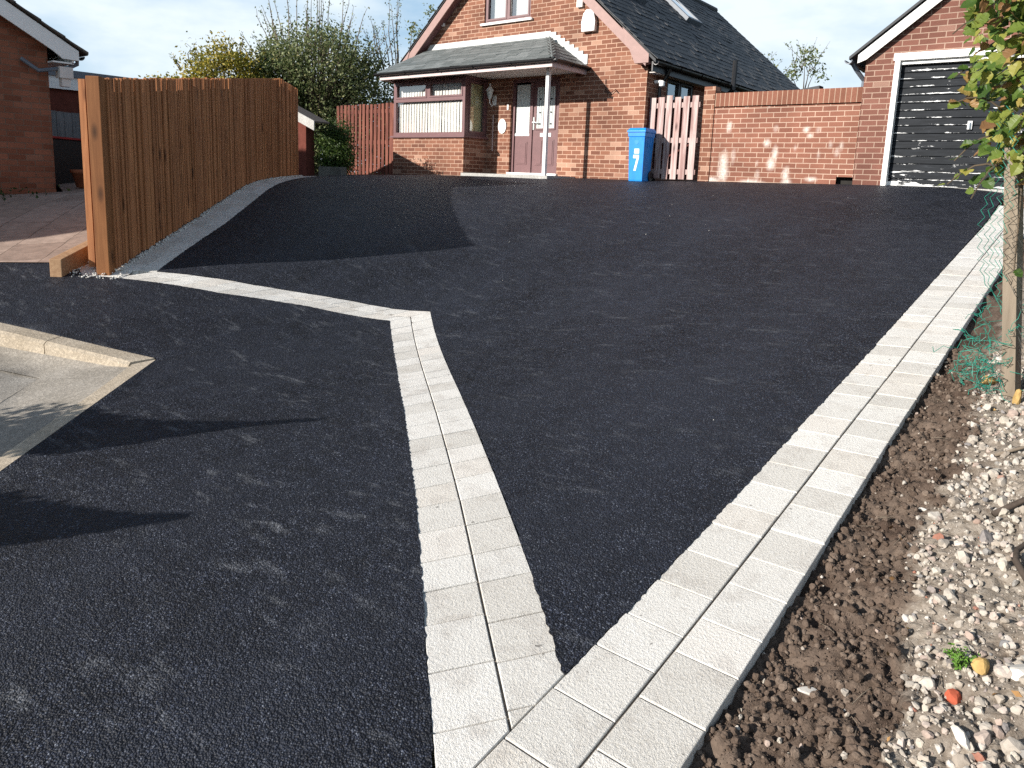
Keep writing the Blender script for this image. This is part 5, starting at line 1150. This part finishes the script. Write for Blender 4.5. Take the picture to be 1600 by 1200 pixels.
tree('fruit_tree', 'small pruned tree with upright leafy shoots between the apple tree and the house', (bx_ - .3, by_ - .2, -.2), 2.0, [((bx_ + .35, by_ + .25, 2.25), (.7, .6, .5), 1500), ((bx_ - .1, by_, 1.1), (1.0, .9, 1.1), 4200)], M_LEAF, .085, tr=.09, whips=wh, lean=(.45, .3), bark=M_TWIG)
bx_, by_ = -18.6, 10.6; wh = []
for i in range(16):
    a = random.uniform(-1, 1); wh.append(((bx_ + a * .9, by_ + a * .8, 2.5), (bx_ + a * 1.2, by_ + a * 1.0 + .1, 3.25 - .5 * abs(a) + random.random() * .3), 18))
tree('yellow_shrub', 'yellowing shrub showing above the tall fence', (bx_, by_, -.4), 1.5, [((bx_, by_, 2.2), (1.2, 1.0, .95), 8500), ((bx_ - .8, by_ - .9, 1.75), (.9, .8, .6), 3800)], M_LEAFY, .09, cat='shrub', whips=wh)
tree('dark_shrub', 'dark green shrub between the yellowing shrub and the apple tree', (-17.9, 11.6, -.4), 1.4, [((-17.75, 11.75, 2.2), (.85, .7, 1.0), 3200)], M_LEAFD, .085, cat='shrub')
tree('hedge_shrub', 'dense dark green hedge above the low wall by the paling fence', (-12.25, 9.32, -.1), .4, [((-12.36, 9.30, .40), (.33, .22, .55), 4600), ((-12.2, 9.45, .40), (.34, .24, .5), 4600), ((-12.6, 9.7, .5), (.4, .3, .62), 3000)], M_LEAFG, .045, cat='hedge', tr=.03, clump=.35)
tree('distant_tree', 'thin treetop showing behind the left roof slope', (-24.5, 24.0, 0), 4.6, [((-24.3, 24.0, 6.2), (1.0, 1.0, 1.1), 700)], M_LEAF, .14, tr=.1)
for i, (x, y, z, lab) in enumerate(((-13.1, 35.6, 5.0, 'sparse treetop beside the end of the slate roof'), (-11.55, 36.2, 5.45, 'sparse treetop above the middle of the garden wall'))):
    wh = [((x + random.gauss(0, .3), y, z), (x + random.gauss(0, .6), y + random.gauss(0, .4), z + 1.0 + random.random() * .5), 10) for k in range(9)]
    tree('distant_tree', lab, (x, y, 0), z - .8, [((x, y, z + .2), (.85, .8, .9), 420)], M_LEAF, .15, tr=.1, whips=wh, group='distant trees behind the garden wall')
# unseen shrub shapes added left of the frame, shaped to cast the pavement shadows
def lift(x, y, L): return (x - math.sin(SUN_AZ) * L, y - math.cos(SUN_AZ) * L, H(x, y) + L * math.tan(SUN_EL))
for pts, L0, lab in (([(-4.9, 1.0, .40), (-4.45, 1.22, .34), (-4.1, 1.45, .25), (-3.9, 1.72, .16), (-3.72, 1.98, .075), (-3.55, 2.2, .035), (-3.33, 2.45, .018)], 2.0, 'unseen leaning shrub shape added to cast the longer pavement shadow'), ([(-3.75, .55, .30), (-3.35, .83, .20), (-3.12, 1.02, .11), (-2.97, 1.17, .06), (-2.80, 1.36, .025)], 1.9, 'unseen smaller shrub shape added to cast the shorter pavement shadow')):
    C = []; S = []
    for i in range(len(pts) - 1):
        for k in range(1300):
            t = random.random(); a, b = pts[i], pts[i + 1]; r = (a[2] + (b[2] - a[2]) * t) * 1.0; L = L0 + .18 * (i + t)
            P = Vector(lift(a[0] + (b[0] - a[0]) * t, a[1] + (b[1] - a[1]) * t, L)); d = Vector((random.gauss(0, 1), random.gauss(0, 1), random.gauss(0, 1))).normalized() * r * random.random() ** .4; d.z *= .55; C.append((P + d)[:]); S.append(.06 if r > .06 else .035)
    p0 = Vector(lift(*pts[0][:2], L0)); root = empty('shadow_shrub', (p0.x - .2, p0.y - .1, H(p0.x, p0.y)), lab, 'shrub')
    m = MB(); m.tube([(p0.x - .2, p0.y - .1, H(p0.x, p0.y) - .1), tuple(p0)] + [lift(*q[:2], L0 + .18 * i) for i, q in enumerate(pts)][1:], [.05, .04] + [max(.006, q[2] * .2) for q in pts][1:], 6); m.build('stem', M_BARK, root)
    leaves_mesh('foliage', np.array(C), np.array(S), M_LEAFD, root)
